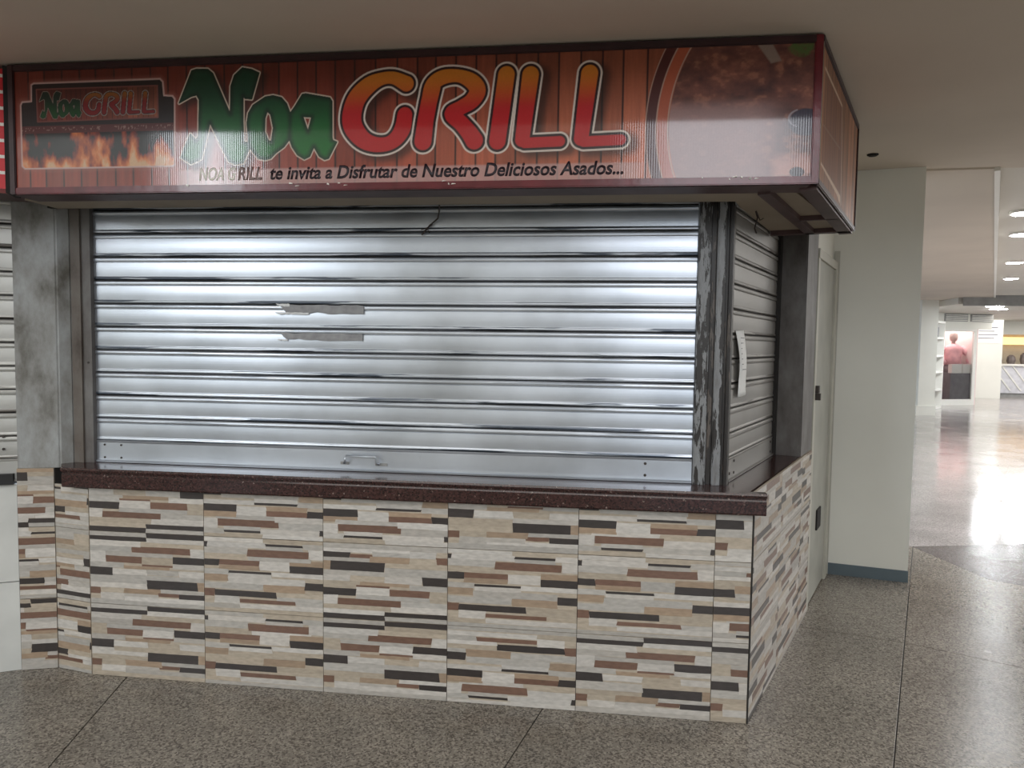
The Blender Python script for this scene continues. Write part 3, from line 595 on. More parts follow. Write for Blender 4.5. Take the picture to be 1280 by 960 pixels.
def letters(X, Z, C_, k=1.0, dim=1.0, shadow=True):
    dn = sd_poly(X, Z, DATA['N']); do = np.maximum(sd_poly(X, Z, DATA['o']), -sd_poly(X, Z, DATA['oh'])); da = np.maximum(sd_poly(X, Z, DATA['a']), -sd_poly(X, Z, DATA['ah']))
    g = np.minimum(np.minimum(dn, do), da)
    st = [sd_stroke(X, Z, s_) for s_ in DATA['strokes']]; r2 = np.minimum(st[1], st[2])
    allr = np.minimum(np.minimum(st[0], r2), np.minimum(np.minimum(st[3], st[4]), st[5]))
    if shadow:
        sh = np.minimum(np.minimum(sd_stroke(X-22, Z+14, DATA['strokes'][4]), sd_stroke(X-22, Z+14, DATA['strokes'][5])), sd_stroke(X-22, Z+14, DATA['strokes'][0]))
        sh = np.minimum(sh, sd_poly(X-18, Z+12, DATA['N']))
        C_ = over(C_, (0.02, 0.008, 0.006), 0.8*(1-ss_(sh, -5, 32)))
    W3 = 6*k
    C_ = over(C_, (0.62*dim, 0.50*dim, 0.40*dim), 1-ss_(g, W3-1.5, W3+1.5))
    gr = np.stack([0.006+0*X, 0.040+0.10*ss_(2400-Z, 0, 260), 0.018+0*X], -1)*dim  # green brightens downwards, reflected light partly painted into it
    C_ = over(C_, gr, 1-ss_(g, 1.0, 3.0)); C_ = over(C_, (0.004, 0.016, 0.008), (1-ss_(g, 1.0, 3.0))*ss_(g, -20, 2)*0.9)
    top = ss_(Z, 2285, 2440)
    for d in (st[0], r2, st[3], st[4], st[5]):
        C_ = over(C_, (0.66*dim, 0.56*dim, 0.49*dim), 1-ss_(d, 6.5*k, 9*k))
        C_ = over(C_, (0.020, 0.004, 0.006), 1-ss_(d, 0.5, 2.5))
        red = np.stack([(0.44+0.12*top), (0.010+0.17*top), (0.014+0.0*top)], -1)*dim
        C_ = over(C_, red, 1-ss_(d, -8.5, -6.0))
    return C_
def planks(X, Z, sx, seed=1):
    idx = np.searchsorted(np.array(sx), X); r_ = np.random.RandomState(seed); tone = 0.75+0.5*r_.rand(len(sx)+2)
    warm = np.array([0.24, 0.040, 0.022])
    grain = 0.75+0.5*fbm(X/9.0, Z/140.0, 11)
    C_ = warm*(tone[idx]*grain)[..., None]
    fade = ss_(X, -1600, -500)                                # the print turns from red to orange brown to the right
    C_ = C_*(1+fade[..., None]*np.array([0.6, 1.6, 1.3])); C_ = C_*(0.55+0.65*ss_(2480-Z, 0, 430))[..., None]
    dmin = np.min(np.abs(X[..., None]-np.array(sx)), axis=-1)
    return over(C_, (0.030, 0.008, 0.006), 1-ss_(dmin, 1.5, 5.0))
def sign_print(X, Z):
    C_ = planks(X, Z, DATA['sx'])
    band = (1-ss_(Z, 2098, 2108))*ss_(X, -2190, -2120)*(1-ss_(X, -520, -440))
    C_ = over(C_, (0.50, 0.32, 0.30), band*0.75)
    C_ = letters(X, Z, C_)
    # small stall picture on the left
    d = sd_poly(X, Z, DATA['logo'])
    C_ = over(C_, (0.55, 0.38, 0.34), 1-ss_(np.abs(d)-3, 0, 2.5)); C_ = over(C_, (0.30, 0.1, 0.08), 0.4*(1-ss_(d, 3, 22))*(d > 0))
    inside = 1-ss_(d, -3, -1)
    I = np.zeros(X.shape+(3,))+np.array([0.016, 0.010, 0.010])
    fl = fbm(X/34.0, Z/75.0, 31, 5); hgt = (Z-2119)/145.0; heat = np.clip(1.5*(fl-0.20)*1.5-hgt*0.9, 0, 1)*(Z < 2255)
    fire = np.stack([np.clip(heat*0.85, 0, 0.6), np.clip(heat*heat*0.36, 0, 0.45), heat**4*0.2], -1); I = np.where((Z < 2255)[..., None], I*0.6+fire, I)
    bandm = ((Z > 2249) & (Z < 2277)); tx = (fbm(X/5.0, Z/7.0, 41, 2) > 0.52) & (np.abs(Z-2263) < 7)
    I = np.where(bandm[..., None], np.array([0.085, 0.02, 0.018]), I); I = np.where((bandm & tx)[..., None], np.array([0.22, 0.12, 0.10]), I)
    pm = sd_poly(X, Z, [[-2733, 2412], [-2243, 2412], [-2242, 2297], [-2731, 2292]])
    sc = 490.0/2640.0*1.0
    # miniature of the same lettering: the lettering spans -2158..-520 in the big print
    Xm = (X+2722)/(470.0)*1640-2160; Zm = (Z-2300)/105.0*360+2115
    P_ = planks(Xm, Zm, DATA['sx'], 5)*0.55; P_ = letters(Xm, Zm, P_, 1.3, 0.38, False)
    I = np.where((pm < 0)[..., None], P_, I); I = over(I, (0.16, 0.05, 0.04), 1-ss_(np.abs(pm), 1.5, 3.5))
    C_ = over(C_, I, inside)
    # dish of grilled meat on the right, with two rims
    cx, cz, R1 = 135.0, 2215.0, 600.0
    rr = np.hypot((X-cx), (Z-cz)*1.0)
    def arc(r0, r1): return ss_(rr, r0-1.5, r0+1.5)*(1-ss_(rr, r1-1.5, r1+1.5))
    C_ = over(C_, (0.07, 0.014, 0.012), arc(565, 600)); C_ = over(C_, (0.38, 0.085, 0.04), arc(527, 562)); C_ = over(C_, (0.42, 0.26, 0.20), arc(562, 566)+arc(598, 601)+arc(524, 528))
    meat = 1-ss_(rr, 520, 524)
    n1 = fbm(X/95.0, Z/60.0, 51, 5); n2 = fbm(X/30.0, Z/22.0, 61, 4)
    mc = np.stack([0.05+0.30*n1*n2, 0.018+0.10*n1*n2, 0.018+0.06*n2*n1], -1)
    mc = over(mc, (0.36, 0.15, 0.09), ss_(n2, 0.58, 0.80)*0.45)
    low = ss_(2320-Z, 0, 60)
    mc = over(mc, (0.34, 0.21, 0.20), low*0.75*(1-ss_(X, -120, 20)))
    mc = over(mc, (0.42, 0.20, 0.16), (1-ss_(Z, 2080, 2140))*ss_(X, -60, -20)*ss_(n1, 0.35, 0.55))
    bl = np.hypot((X-60)/62.0, (Z-2225)/48.0); mc = over(mc, (0.02, 0.012, 0.030), 1-ss_(bl, 0.85, 1.0)); mc = over(mc, (0.28, 0.26, 0.30), (1-ss_(np.abs(np.hypot((X-45)/52.0, (Z-2238)/36.0)-0.8), 0.02, 0.10))*(X < 30)*0.7)
    bl = np.hypot((X-35)/26.0, (Z-2062)/18.0); mc = over(mc, (0.02, 0.008, 0.012), 1-ss_(bl, 0.85, 1.0))
    le = 1-ss_(np.hypot((X-38)/46.0, (Z-2472)/38.0)+0.9*(n2-0.5), 0.75, 1.0); mc = over(mc, (0.075, 0.12, 0.03), le*ss_(n2, 0.2, 0.55))
    wq = sd_poly(X, Z, [[-105, 2480], [-55, 2480], [-25, 2425], [-60, 2418]]); mc = over(mc, (0.24, 0.17, 0.14), 1-ss_(wq, -4, 3))
    C_ = over(C_, mc, meat)
    return np.clip(C_, 0.002, 1)
def print_plate(name, fr, a0, a1, z0, z1, nx_, nz_, fn, d, parent, mat=None, **k):
    a = np.linspace(a0, a1, nx_); z = np.linspace(z0, z1, nz_); A, Z = np.meshgrid(a, z)
    C_ = fn(A*1000, Z*1000).reshape(-1, 3)
    o_ = np.array([fr.o.x, fr.o.y]); u_ = np.array([fr.u.x, fr.u.y]); n_ = np.array([fr.n.x, fr.n.y])
    xy = o_+A.reshape(-1, 1)*u_+d*n_; co = np.concatenate([xy, Z.reshape(-1, 1)], 1)
    i = np.arange((nz_-1)*nx_).reshape(nz_-1, nx_)[:, :-1].reshape(-1)
    faces = np.stack([i, i+1, i+1+nx_, i+nx_], 1)
    me = bpy.data.meshes.new(name); me.vertices.add(len(co)); me.vertices.foreach_set('co', co.astype(np.float32).ravel())
    me.loops.add(faces.size); me.loops.foreach_set('vertex_index', faces.astype(np.int32).ravel())
    me.polygons.add(len(faces)); me.polygons.foreach_set('loop_start', (np.arange(len(faces))*4).astype(np.int32)); me.polygons.foreach_set('loop_total', np.full(len(faces), 4, np.int32))
    at = me.attributes.new('tint', 'FLOAT_COLOR', 'POINT'); at.data.foreach_set('color', np.concatenate([C_, np.ones((len(C_), 1))], 1).astype(np.float32).ravel())
    me.update(calc_edges=True); me.materials.append(mat or M['print'])
    return link(bpy.data.objects.new(name, me), parent, **k)
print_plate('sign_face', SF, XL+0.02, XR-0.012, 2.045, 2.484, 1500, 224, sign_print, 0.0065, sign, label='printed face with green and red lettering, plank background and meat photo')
def side_print(X, Z):
    sx = [k*78+20*math.sin(k*2.3) for k in range(0, 16)]
    idx = np.searchsorted(np.array(sx), X); r_ = np.random.RandomState(9); tone = 0.7+0.6*r_.rand(20)
    C_ = np.array([0.34, 0.15, 0.075])*(tone[idx]*(0.6+0.8*fbm(X/8, Z/120, 71)))[..., None]
    dm = np.min(np.abs(X[..., None]-np.array(sx)), axis=-1); C_ = over(C_, (0.05, 0.02, 0.015), 1-ss_(dm, 2, 6))
    inn = sd_poly(X, Z, [[75, 2425], [530, 2430], [600, 2062], [520, 2082], [57, 2103]])
    C_ = over(C_, (0.17, 0.055, 0.03), (1-ss_(inn, -3, 0))*0.5)
    P1 = sd_stroke(X, Z, [[75, 2425, 5], [530, 2430, 5], [600, 2062, 7]]); P2 = sd_stroke(X, Z, [[57, 2103, 4], [470, 2085, 9], [560, 2075, 16]]); P3 = sd_stroke(X, Z, [[60, 2235, 2], [520, 2262, 3]])
    C_ = over(C_, (0.62, 0.45, 0.33), 1-ss_(np.minimum(P1, P2), -2, 3)); return over(C_, (0.30, 0.2, 0.15), 0.6*(1-ss_(P3, -2, 3)))
print_plate('side_face', SSD, 0.012, LEN-0.012, 2.045, 2.484, 260, 120, side_print, 0.004, sign, M['print_side'], label='printed wood plank side face')
# body of the box (an angled bar that wraps the corner)
inner = [(-2.845, -0.300), (XR, -0.300), SSD.xy(LEN, 0), SSD.xy(LEN, -0.10), (0.03, -0.20), (-2.845, -0.20)]
bm = bmesh.new(); prism(bm, inner, 2.04, 2.50); obj('box_body', bm, M['steel_frame'], sign)
def trim(fr, a0, a1, z0, z1, d0, d1, mt, nm='trim'):
    bm = bmesh.new(); fr.box(bm, a0, a1, d0, d1, z0, z1)
    bmesh.ops.bevel(bm, geom=bm.edges[:], offset=0.003, segments=2, affect='EDGES'); obj(nm, bm, mt, sign)
trim(SF, XL, XR, 2.479, ZT, 0.0, 0.012, M['maroon_dark']); trim(SF, XL, XR, ZB_, 2.048, 0.0, 0.012, M['maroon']); trim(SF, XL-0.004, XL+0.022, ZB_, ZT, 0.0, 0.014, M['maroon_dark'])
trim(SF, XR-0.022, XR+0.004, ZB_, ZT, 0.0, 0.014, M['maroon'])
trim(SSD, 0, LEN, 2.484, ZT+0.004, 0.0, 0.010, M['maroon_dark']); trim(SSD, 0, LEN, ZB_-0.002, 2.045, 0.0, 0.008, M['steel_frame']); trim(SSD, LEN-0.014, LEN, ZB_, ZT, 0.0, 0.010, M['maroon_dark']); trim(SSD, 0.0, 0.012, 2.03, 2.49, 0.0, 0.008, M['beige_board'])
# torn bright scraps on the bottom trim
rs = random.Random(5)
for (x0, x1, n) in ((-0.30, -0.10, 9), (-1.60, -1.45, 3), (-1.18, -1.12, 3), (-2.15, -2.1, 1), (-1.75, -1.7, 2)):
    for k in range(n):
        bm = bmesh.new()
        a = rs.uniform(x0, x1); w_ = rs.uniform(0.004, 0.02); z = rs.uniform(2.036, 2.047); FTH = 0.003
        SF.plate(bm, [(a, z), (a+w_, z+rs.uniform(-.003, .003)), (a+w_*0.9, z+FTH), (a+0.2*w_, z+FTH+rs.uniform(0, .003))], 0.011, 0.0145)
        obj('peeled_scrap', bm, M['white_print'], sign)
# underside: steel bars and beige boards
def ubar(p0, p1, w_, z0=2.012, z1=2.04, nm='underside_bar'):
    a = Vector(p0); b2 = Vector(p1); d = (b2-a).normalized(); n_ = Vector((-d.y, d.x))*w_/2
    bm = bmesh.new(); prism(bm, [tuple(a-n_), tuple(b2-n_), tuple(b2+n_), tuple(a+n_)], z0, z1); obj(nm, bm, M['steel_frame'], sign)
ubar((-2.84, -0.24), (0.08, -0.24), 0.115, 2.020, 2.04)
ubar((-0.045, -0.20), (0.375, 0.705), 0.042); ubar(SSD.xy(0.03, -0.03), SSD.xy(LEN, -0.03), 0.055); ubar((0.20, 0.735), (0.53, 0.635), 0.045); ubar((0.20, 0.35), (0.37, 0.30), 0.018)
bm = bmesh.new(); box(bm, -2.90, -0.10, -0.185, -0.012, 2.026, 2.045); obj('underside_board', bm, M['beige_board'], sign)
bm = bmesh.new(); prism(bm, [(-0.10, -0.185), (0.05, -0.19), (0.50, 0.66), (0.20, 0.74), (-0.05, 0.16), (-0.10, 0.02)], 2.032, 2.045); obj('underside_board', bm, M['beige_board'], sign)
bm = bmesh.new(); prism(bm, [(-2.90, -0.012), (-0.10, -0.012), (-0.03, 0.2), (-2.95, 0.05)], 2.148, 2.158); obj('recess_board', bm, M['dark_void'], sign)
bm = bmesh.new(); FRONT.box(bm, -2.95, -0.12, -0.01, 0.012, 2.03, 2.12); obj('recess_strip', bm, M['dark_void'], sign)

# tagline lettering, flat on the sign face
def text(s, x0, x1, zbase, cap, mat, shear=0.22, bold=0.026):
    cu = bpy.data.curves.new('lettering', 'FONT'); cu.body = s; cu.size = 1.0; cu.shear = shear; cu.offset = bold; cu.resolution_u = 3; cu.extrude = 0.0
    t_ = bpy.data.objects.new('tmp', cu); COL.objects.link(t_); bpy.context.view_layer.update()
    dg = bpy.context.evaluated_depsgraph_get(); me = bpy.data.meshes.new_from_object(t_.evaluated_get(dg)); bpy.data.objects.remove(t_)
    co = np.zeros(len(me.vertices)*3); me.vertices.foreach_get('co', co); co = co.reshape(-1, 3)
    sx = (x1-x0)/(co[:, 0].max()-co[:, 0].min()); sz = cap/0.73
    nc = np.stack([x0+(co[:, 0]-co[:, 0].min())*sx, np.full(len(co), -0.300-0.0072), zbase+co[:, 1]*sz], 1)
    me.vertices.foreach_set('co', nc.ravel()); me.update(); me.materials.append(mat)
    bm = bmesh.new(); bm.from_mesh(me)
    r_ = bmesh.ops.extrude_face_region(bm, geom=bm.faces[:]); bmesh.ops.translate(bm, verts=[v_ for v_ in r_['geom'] if isinstance(v_, bmesh.types.BMVert)], vec=(0, 0.0004, 0))
    bm.to_mesh(me); bm.free()
    o_ = bpy.data.objects.new('lettering', me); return link(o_, sign)
words = [('NOA G', -2083, -1938, 'tag_pale'), ('RILL', -1932, -1838, 'tag_mid'), ('te invita a Disfrutar de Nuestro Deliciosos Asados...', -1808, -536, 'tag_ink')]  # tagline goes from pale letters to mid grey to dark
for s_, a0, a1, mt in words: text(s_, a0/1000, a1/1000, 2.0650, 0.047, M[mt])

# ------------------------------------------------------------------ small loose things
bm = bmesh.new(); tube(bm, [(-1.245, -0.015, 2.022), (-1.255, 0.03, 2.012), (-1.275, 0.09, 1.99), (-1.31, 0.10, 1.965), (-1.345, 0.10, 1.925)], 0.0032, 6)
tube(bm, [(-1.30, 0.10, 1.968), (-1.325, 0.11, 1.955), (-1.315, 0.11, 1.935)], 0.0022, 6); tube(bm, [(-1.32, 0.10, 1.955), (-1.345, 0.09, 1.945)], 0.0022, 6)
obj('hanging_wire', bm, M['wire'], label='frayed dark wire dangling in front of the front shutter', cat='wire')
bm = bmesh.new(); tube(bm, [(0.01, 0.18, 2.026), (0.02, 0.19, 2.0), (0.012, 0.2, 1.96), (0.02, 0.2, 1.94)], 0.003, 6); tube(bm, [(0.012, 0.18, 2.026), (0.03, 0.19, 1.99), (0.045, 0.2, 2.0)], 0.002, 6)
obj('hanging_wire', bm, M['wire'], label='short wire ends hanging under the sign above the side shutter', cat='wire')
pr = empty('paper_receipt', 'curled white paper slip stuck to the side shutter', 'paper')
bm = bmesh.new(); rows_ = []
NP = 14
for k in range(NP):
    t_ = k/(NP-1); z = 1.545-0.275*t_; off = 0.02*t_+0.018*math.sin(math.pi*min(1, t_*1.05)); curl = 0.014+0.012*math.sin(math.pi*t_)+ (0.03*(t_-0.75) if t_ > 0.75 else 0)
    row = []
    for j in range(4):
        s_ = j/3; wdt = 0.135-0.02*math.sin(math.pi*t_); row.append(bm.verts.new(SS.p(0.045+off+wdt*s_+0.02*t_, curl+0.008*math.sin(math.pi*s_), z+0.004*s_)))
    rows_.append(row)
for r1_, r2_ in zip(rows_, rows_[1:]):
    for j in range(3): bm.faces.new((r1_[j], r1_[j+1], r2_[j+1], r2_[j]))
o = obj('sheet', bm, M['paper'], pr, smooth=True); md = o.modifiers.new('thickness', 'SOLIDIFY'); md.thickness = 0.0006
bm = bmesh.new()
for k in range(7): SS.box(bm, 0.085+0.003*k, 0.145+0.003*k-0.02*(k % 2), 0.0255+0.0012*k, 0.0265+0.0012*k, 1.515-0.022*k, 1.518-0.022*k)
obj('print_lines', bm, M['ink'], pr)

# ------------------------------------------------------------------ neighbouring stall on the left
NF = Fr((-3.125, -0.012), math.radians(27))     # runs towards +a = right; the stall lies at negative a
nc = empty('neighbour_counter', 'white clad counter wall of the next stall at the left edge', 'counter')
for (z0, z1) in ((0.0, 0.40), (0.402, 0.835)):
    for k in range(3):
        bm = bmesh.new(); NF.box(bm, -0.75*(k+1)+0.001, -0.75*k-0.003, -0.03, 0.0, z0+0.001, z1-0.001); obj('panel', bm, M['white_wall'], nc)
bm = bmesh.new(); NF.box(bm, -2.25, -0.003, -0.2, -0.028, 0, 0.83); obj('core', bm, M['floor_gap'], nc)
NS = Fr((NF.p(0, -0.02, 0).x, NF.p(0, -0.02, 0).y), math.radians(27))
ns = shutter(NS, 'roller shutter of the next stall at the left edge', -2.2, 0.006, 0.845, 11, M['slat_left'])
bm = bmesh.new(); NS.box(bm, -2.2, -0.012, 0.0, 0.035, 0.836, 0.882); obj('rubber_seal', bm, M['black_rubber'], ns, label='black rubber seal')
for z in (0.99, 1.045): bolt(NS, ns, -0.05, z, 0.0095, 0.006)
nsg = empty('neighbour_sign', 'red sign with thin white stripes at the left edge', 'sign')
NG = Fr((-2.868, -0.300), math.radians(25))
bm = bmesh.new(); NG.box(bm, -1.6, -0.006, -0.1, 0.0, 2.045, 2.495); obj('sign_panel', bm, M['red_print'], nsg)
for k in range(7):
    z = 2.468-0.0605*k; bm = bmesh.new(); NG.box(bm, -1.6, -0.008, 0.0, 0.002, z-0.006, z+0.006); obj('stripe', bm, M['white_print'], nsg)
bm = bmesh.new(); NG.box(bm, -0.006, 0.012, -0.1, 0.006, 2.03, 2.505); obj('edge_trim', bm, M['dark_void'], nsg)
bm = bmesh.new(); NG.box(bm, -1.6, 0.01, -0.30, -0.10, 2.05, 2.49); obj('backing', bm, M['steel_frame'], nsg)

# ------------------------------------------------------------------ ceiling fittings
bm = bmesh.new(); disc(bm, (0.925, 1.500), 0.030, 2.580, 2.590, 24); disc(bm, (0.925, 1.500), 0.022, 2.575, 2.581, 24)
obj('ceiling_fitting', bm, M['dark_void'], label='small dark round ceiling fitting near the cream wall', cat='ceiling fitting')
labs = ['nearest bright round downlight in the corridor ceiling', 'second bright round downlight along the corridor ceiling', 'third bright round downlight along the corridor ceiling', 'farthest bright round downlight in the row along the corridor ceiling']
for k, (x, y) in enumerate(((2.88, 3.55), (3.50, 4.70), (4.72, 7.04), (5.85, 9.2))):
    e = empty('downlight', labs[k], 'ceiling light', 'round downlights along the corridor')
    bm = bmesh.new(); disc(bm, (x, y), 0.11, CZ+0.008, CZ+0.029, 24); obj('rim', bm, M['white_frame'], e)
    bm = bmesh.new(); disc(bm, (x, y), 0.09, CZ+0.004, CZ+0.010, 24); obj('diffuser', bm, M['lamp'], e)

# ------------------------------------------------------------------ the far end of the corridor
bm = bmesh.new(); prism(bm, [(7.0, 13.0), (16, 13.0), (16, 13.2), (7.1, 13.2)], 2.42, CZ+0.03); obj('trim_3', bm, M['grey_metal'], kind='structure')
bm = bmesh.new(); prism(bm, [(7.0, 13.2), (16, 13.2), (20, 26), (8.0, 26)], 2.46, 2.6); obj('ceiling', bm, M['ceiling_far'], kind='structure', label='lower ceiling over the far shops')
labs = ['left flat light in the low ceiling over the far shops', 'right flat light in the low ceiling over the far shops', 'farther flat light in the low ceiling over the far shops']
for k, (x, y) in enumerate(((8.1, 13.9), (8.55, 13.5), (8.75, 15.0))):
    bm = bmesh.new(); disc(bm, (x, y), 0.17, 2.45, 2.459, 24); obj('downlight', bm, M['lamp'], label=labs[k], cat='ceiling light', group='flat lights over the far shops')
FA = -0.30   # the far shop fronts run across the corridor
def fr_at(x, y, ang): return Fr((x, y), ang)
# cream column on the left of the corridor
c1 = fr_at(6.54, 13.93, 0.12)
bm = bmesh.new(); c1.box(bm, 0.06, 0.44, -0.5, 0.0, 0.22, CZ); c1.box(bm, 0.0, 0.44, -0.5, 0.05, 0.0, 0.22); obj('column', bm, M['wall_cream'], label='cream column at the far left of the corridor', cat='column')
# display shelf beside it
gs = empty('display_shelf', 'narrow white display shelf between the cream column and the pink shop window', 'shelf')
g1_ = fr_at(7.48, 15.36, 0.9)
bm = bmesh.new(); g1_.box(bm, 0.0, 1.1, -0.3, -0.26, 0, 2.1); obj('back_panel', bm, M['shopgrey'], gs)
for z in (0.0, 0.45, 0.9, 1.3, 1.75, 2.15):
    bm = bmesh.new(); g1_.box(bm, 0.0, 1.1, -0.26, 0.0, z, z+0.05); obj('shelf_board', bm, M['white_frame'], gs)
for a in (0.0, 1.06):
    bm = bmesh.new(); g1_.box(bm, a, a+0.04, -0.26, 0.0, 0, 2.12); obj('upright', bm, M['white_frame'], gs)
bm = bmesh.new(); g1_.box(bm, 0.35, 0.75, -0.2, -0.05, 1.801, 2.05); obj('display_box', bm, M['shopgrey'], label='dark grey box on the top of the narrow display shelf', cat='box')
# pink shop window
w3 = bpy.data.objects.new('window_3', None); link(w3, kind='structure', label='white framed shop window with a pink display')
sh = fr_at(8.45, 17.05, 0.36)
SWd = 1.18; MA = 0.95
for (a0, a1, z0, z1) in ((0, SWd, 0.0, 0.16), (0, 0.08, 0.16, 2.0), (SWd-0.09, SWd, 0.16, 2.0), (0, SWd, 1.98, 2.05)):
    bm = bmesh.new(); sh.box(bm, a0, a1, -0.06, 0.0, z0, z1); obj('window_frame', bm, M['white_frame'], w3)
bm = bmesh.new(); sh.box(bm, 0.08, SWd-0.09, -0.035, -0.028, 0.16, 1.98); obj('pane', bm, M['glass'], w3)
bm = bmesh.new(); sh.box(bm, -0.1, SWd+0.1, -1.25, -1.2, 0, 2.4); sh.box(bm, -0.1, -0.05, -1.2, -0.06, 0, 2.4); sh.box(bm, SWd+0.05, SWd+0.1, -1.2, -0.06, 0, 2.4); obj('shop_interior', bm, M['pinkroom'], w3, label='lit pinkish shop interior')
bm = bmesh.new(); sh.box(bm, -1.4, SWd+0.5, -0.08, -0.02, 2.05, CZ+0.2); obj('wall_shop_header', bm, M['wall_cream'], kind='structure')
vg = empty('ventilation_grille', 'long grey ventilation grille above the pink shop window', 'grille')
for k in range(2):
    a = 0.10+k*0.85; bm = bmesh.new(); sh.box(bm, a, a+0.75, -0.02, 0.0, 2.25, 2.45); obj('grille_frame', bm, M['grey_metal'], vg)
    for j in range(4):
        bm = bmesh.new(); sh.box(bm, a+0.03, a+0.72, 0.0, 0.02, 2.27+0.045*j, 2.29+0.045*j); obj('louvre', bm, M['white_frame'], vg)
area('shop_light', sh.p(1.0, -0.6, 2.3), (0, 0, 0), 1.2, 0.8, 45, (1.0, 0.88, 0.86))
# shop mannequin in a pink top on a white stool
mq = empty('mannequin', 'mannequin in a pink top and dark skirt behind the shop window', 'mannequin')
mc_ = sh.p(MA, -0.52, 0)
def lathe(bm, cx, cy, prof, seg=14, fx=1.0, fy=1.0):
    rg = [[bm.verts.new((cx+r_*fx*math.cos(k*2*math.pi/seg), cy+r_*fy*math.sin(k*2*math.pi/seg), z)) for k in range(seg)] for r_, z in prof]
    for a, b2 in zip(rg, rg[1:]):
        for k in range(seg): bm.faces.new((a[k], a[(k+1) % seg], b2[(k+1) % seg], b2[k]))
    bm.faces.new(rg[0][::-1]); bm.faces.new(rg[-1])
bm = bmesh.new(); lathe(bm, mc_.x, mc_.y, [(0.05, 1.62), (0.045, 1.72), (0.08, 1.74), (0.10, 1.80), (0.105, 1.86), (0.09, 1.94), (0.05, 1.99), (0.01, 2.0)]); obj('head', bm, M['skin'], mq, smooth=True)
bm = bmesh.new(); lathe(bm, mc_.x, mc_.y, [(0.23, 1.08), (0.20, 1.25), (0.24, 1.45), (0.22, 1.57), (0.06, 1.66)], fy=0.7)
tube(bm, [(mc_.x-0.20, mc_.y, 1.56), (mc_.x-0.34, mc_.y, 1.32), (mc_.x-0.24, mc_.y-0.12, 1.12)], [0.07, 0.06, 0.05]); tube(bm, [(mc_.x+0.20, mc_.y, 1.56), (mc_.x+0.40, mc_.y, 1.34), (mc_.x+0.38, mc_.y-0.1, 1.12)], [0.08, 0.09, 0.07])
obj('pink_top', bm, M['pink'], mq, smooth=True)
bm = bmesh.new(); lathe(bm, mc_.x+0.05, mc_.y, [(0.36, 0.862), (0.30, 0.98), (0.23, 1.10)], fy=0.8); obj('skirt', bm, M['shopgrey'], mq, smooth=True)
st_ = empty('display_plinth', 'dark display plinth under the mannequin inside the pink shop window', 'plinth')
bm = bmesh.new(); sh.box(bm, MA-0.50, MA+0.30, -1.0, -0.075, 0.0, 0.86); obj('body', bm, M['shopgrey'], st_)
for a, sd in ((MA-0.46, "left"), (MA-0.10, "right")):
    bm = bmesh.new(); sh.box(bm, a, a+0.32, -0.20, -0.08, 0.862, 1.10); obj('white_box', bm, M['white_frame'], label='white box in front of the mannequin, %s one' % sd, cat='box')
# column with a notice
c2 = fr_at(11.0, 20.6, -0.05)
bm = bmesh.new(); c2.box(bm, 0.0, 0.86, -0.5, 0.0, 0.0, 2.46); obj('column', bm, M['wall_cream'], label='pale square column between the two far shops', cat='column')
bm = bmesh.new(); c2.box(bm, -0.36, 0.0, -0.4, -0.02, 0.0, 2.46); obj('column', bm, M['grey_metal'], label='grey slim pilaster beside the pale column', cat='column')
nt = empty('notice', 'white paper notice high on the pale column', 'notice')
bm = bmesh.new(); c2.box(bm, 0.06, 0.80, 0.002, 0.012, 1.72, 2.30); obj('sheet', bm, M['paper'], nt)
bm = bmesh.new()
for j in range(4): c2.box(bm, 0.16, 0.70-0.1*(j % 2), 0.012, 0.015, 2.18-0.11*j, 2.21-0.11*j)
obj('print_lines', bm, M['ink'], nt)
# far food counter with warm lights
fc = empty('food_counter', 'far shop counter with slanted white railing below warm lights', 'counter')
FCF = fr_at(11.9, 21.4, 0.0)
bm = bmesh.new(); FCF.box(bm, 0.0, 5.0, -0.7, -0.05, 0.12, 1.0); obj('body', bm, plain('pale_counter', (0.62, 0.62, 0.66), 0.4), fc)
bm = bmesh.new(); FCF.box(bm, 0.0, 5.0, -0.75, 0.02, 1.0, 1.06); obj('top', bm, M['white_frame'], fc)
bm = bmesh.new(); FCF.box(bm, 0.05, 5.0, -0.6, -0.1, 0.0, 0.12); obj('plinth', bm, M['grey_metal'], fc)
for k in range(12):
    a = 0.1+k*0.32; bm = bmesh.new(); FCF.plate(bm, [(a, 1.0), (a+0.05, 1.0), (a+0.65, 0.2), (a+0.60, 0.2)], -0.05, -0.03); obj('slanted_bar', bm, M['white_frame'], fc)
ws = empty('lit_shelf', 'warm orange lit shelf of the far food shop', 'shelf')
bm = bmesh.new(); FCF.box(bm, 0.15, 5.0, -2.0, -1.6, 1.70, 1.95); obj('light_band', bm, M['orange_light'], ws)
bm = bmesh.new(); FCF.box(bm, 0.0, 5.0, -2.15, -2.0, 0.0, 2.46); obj('back_wall', bm, M['door_frame'], ws)
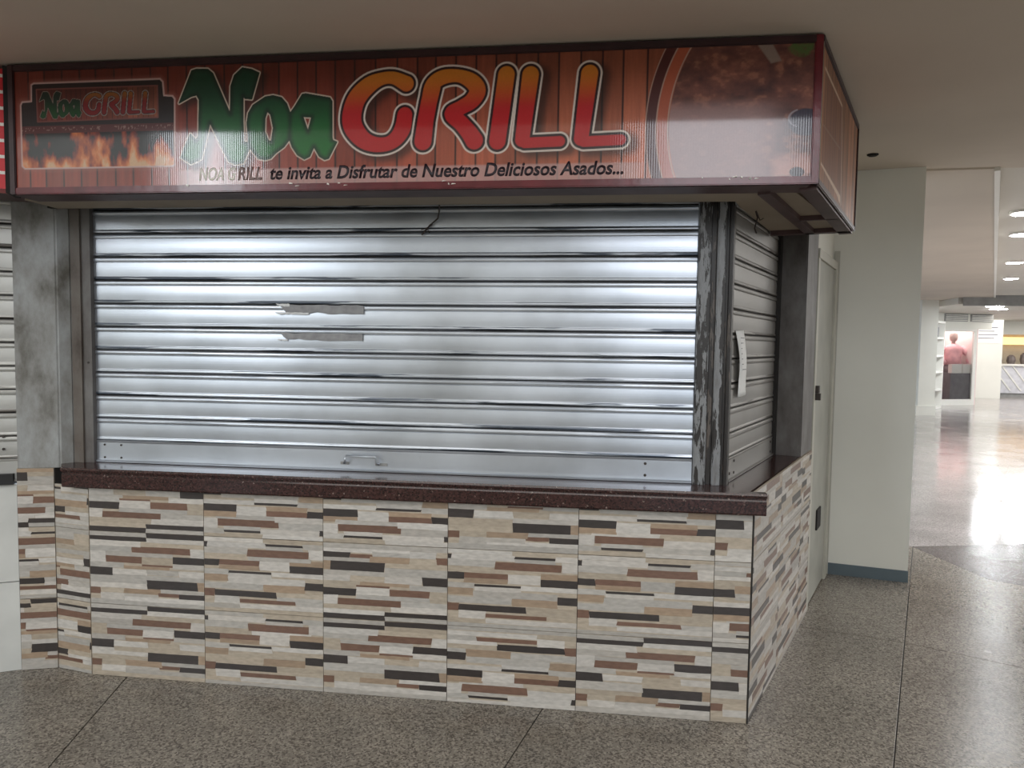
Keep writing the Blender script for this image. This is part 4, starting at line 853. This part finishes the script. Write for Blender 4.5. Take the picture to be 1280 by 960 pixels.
for k in range(9):
    a = 0.5+k*0.4; h = 0.22+0.18*((k*7) % 5)/5; q_ = FCF.p(a, -0.4, 0)
    bm = bmesh.new(); lathe(bm, q_.x, q_.y, [(0.10, 1.061), (0.13, 1.061+h*0.4), (0.11, 1.061+h*0.8), (0.05, 1.061+h)], 10)
    obj('jar', bm, plain('dark_jar', (0.16, 0.13, 0.12), 0.5) if k == 0 else bpy.data.materials['dark_jar'], label='dark jar on the far food counter, %s' % ['leftmost', 'second from the left', 'third from the left', 'fourth from the left', 'fifth from the left', 'sixth from the left', 'seventh from the left', 'eighth from the left', 'rightmost'][k], cat='jar', group='jars on the far food counter')
bm = bmesh.new(); FCF.box(bm, 0.0, 5.0, -0.9, -0.7, 2.02, 2.46); obj('wall_shop_header', bm, M['wall_cream'], kind='structure')
# end walls closing the hall
bm = bmesh.new(); box(bm, 4.0, 24.9, 26.0, 26.1, 0, 3.0); obj('wall_far', bm, M['wall_cream'], kind='structure')
bm = bmesh.new(); box(bm, 24.9, 25, -9, 26, 0, 3.0); obj('wall_far_right', bm, M['wall_cream'], kind='structure')

# ------------------------------------------------------------------ tidy the hierarchy
def kids(o, nm): return [c for c in o.children if c.name.split('.')[0] == nm]
def under(root_, child, parent):
    ps = kids(root_, parent)
    if ps:
        for c in kids(root_, child): c.parent = ps[0]
for root_ in (fs, ss, ns):
    under(root_, 'bolt', 'bottom_bar'); under(root_, 'handle_plate', 'pull_handle'); under(root_, 'repair_plate', 'bottom_bar'); under(root_, 'rubber_seal', 'bottom_bar')
under(sign, 'lettering', 'sign_face'); under(nsg, 'stripe', 'sign_panel'); under(d1, 'hasp', 'door_leaf'); under(d1, 'padlock', 'door_leaf'); under(d1, 'patch', 'door_leaf')
tb = kids(sign, 'trim')[1]
for c in kids(sign, 'peeled_scrap'): c.parent = tb
under(pr, 'print_lines', 'sheet'); under(nt, 'print_lines', 'sheet')
bpy.context.view_layer.update()
# put every empty at the foot of its thing
for o in [o for o in COL.objects if o.type == 'EMPTY' and o.parent is None]:
    co = [c.matrix_world @ Vector(v) for c in o.children_recursive if c.type == 'MESH' for v in c.bound_box]
    if not co: continue
    lo = [min(v[i] for v in co) for i in range(3)]; hi = [max(v[i] for v in co) for i in range(3)]
    loc = Vector(((lo[0]+hi[0])/2, (lo[1]+hi[1])/2, lo[2]))
    o.location = loc
    for c in o.children: c.matrix_parent_inverse = Matrix.Translation(-loc)
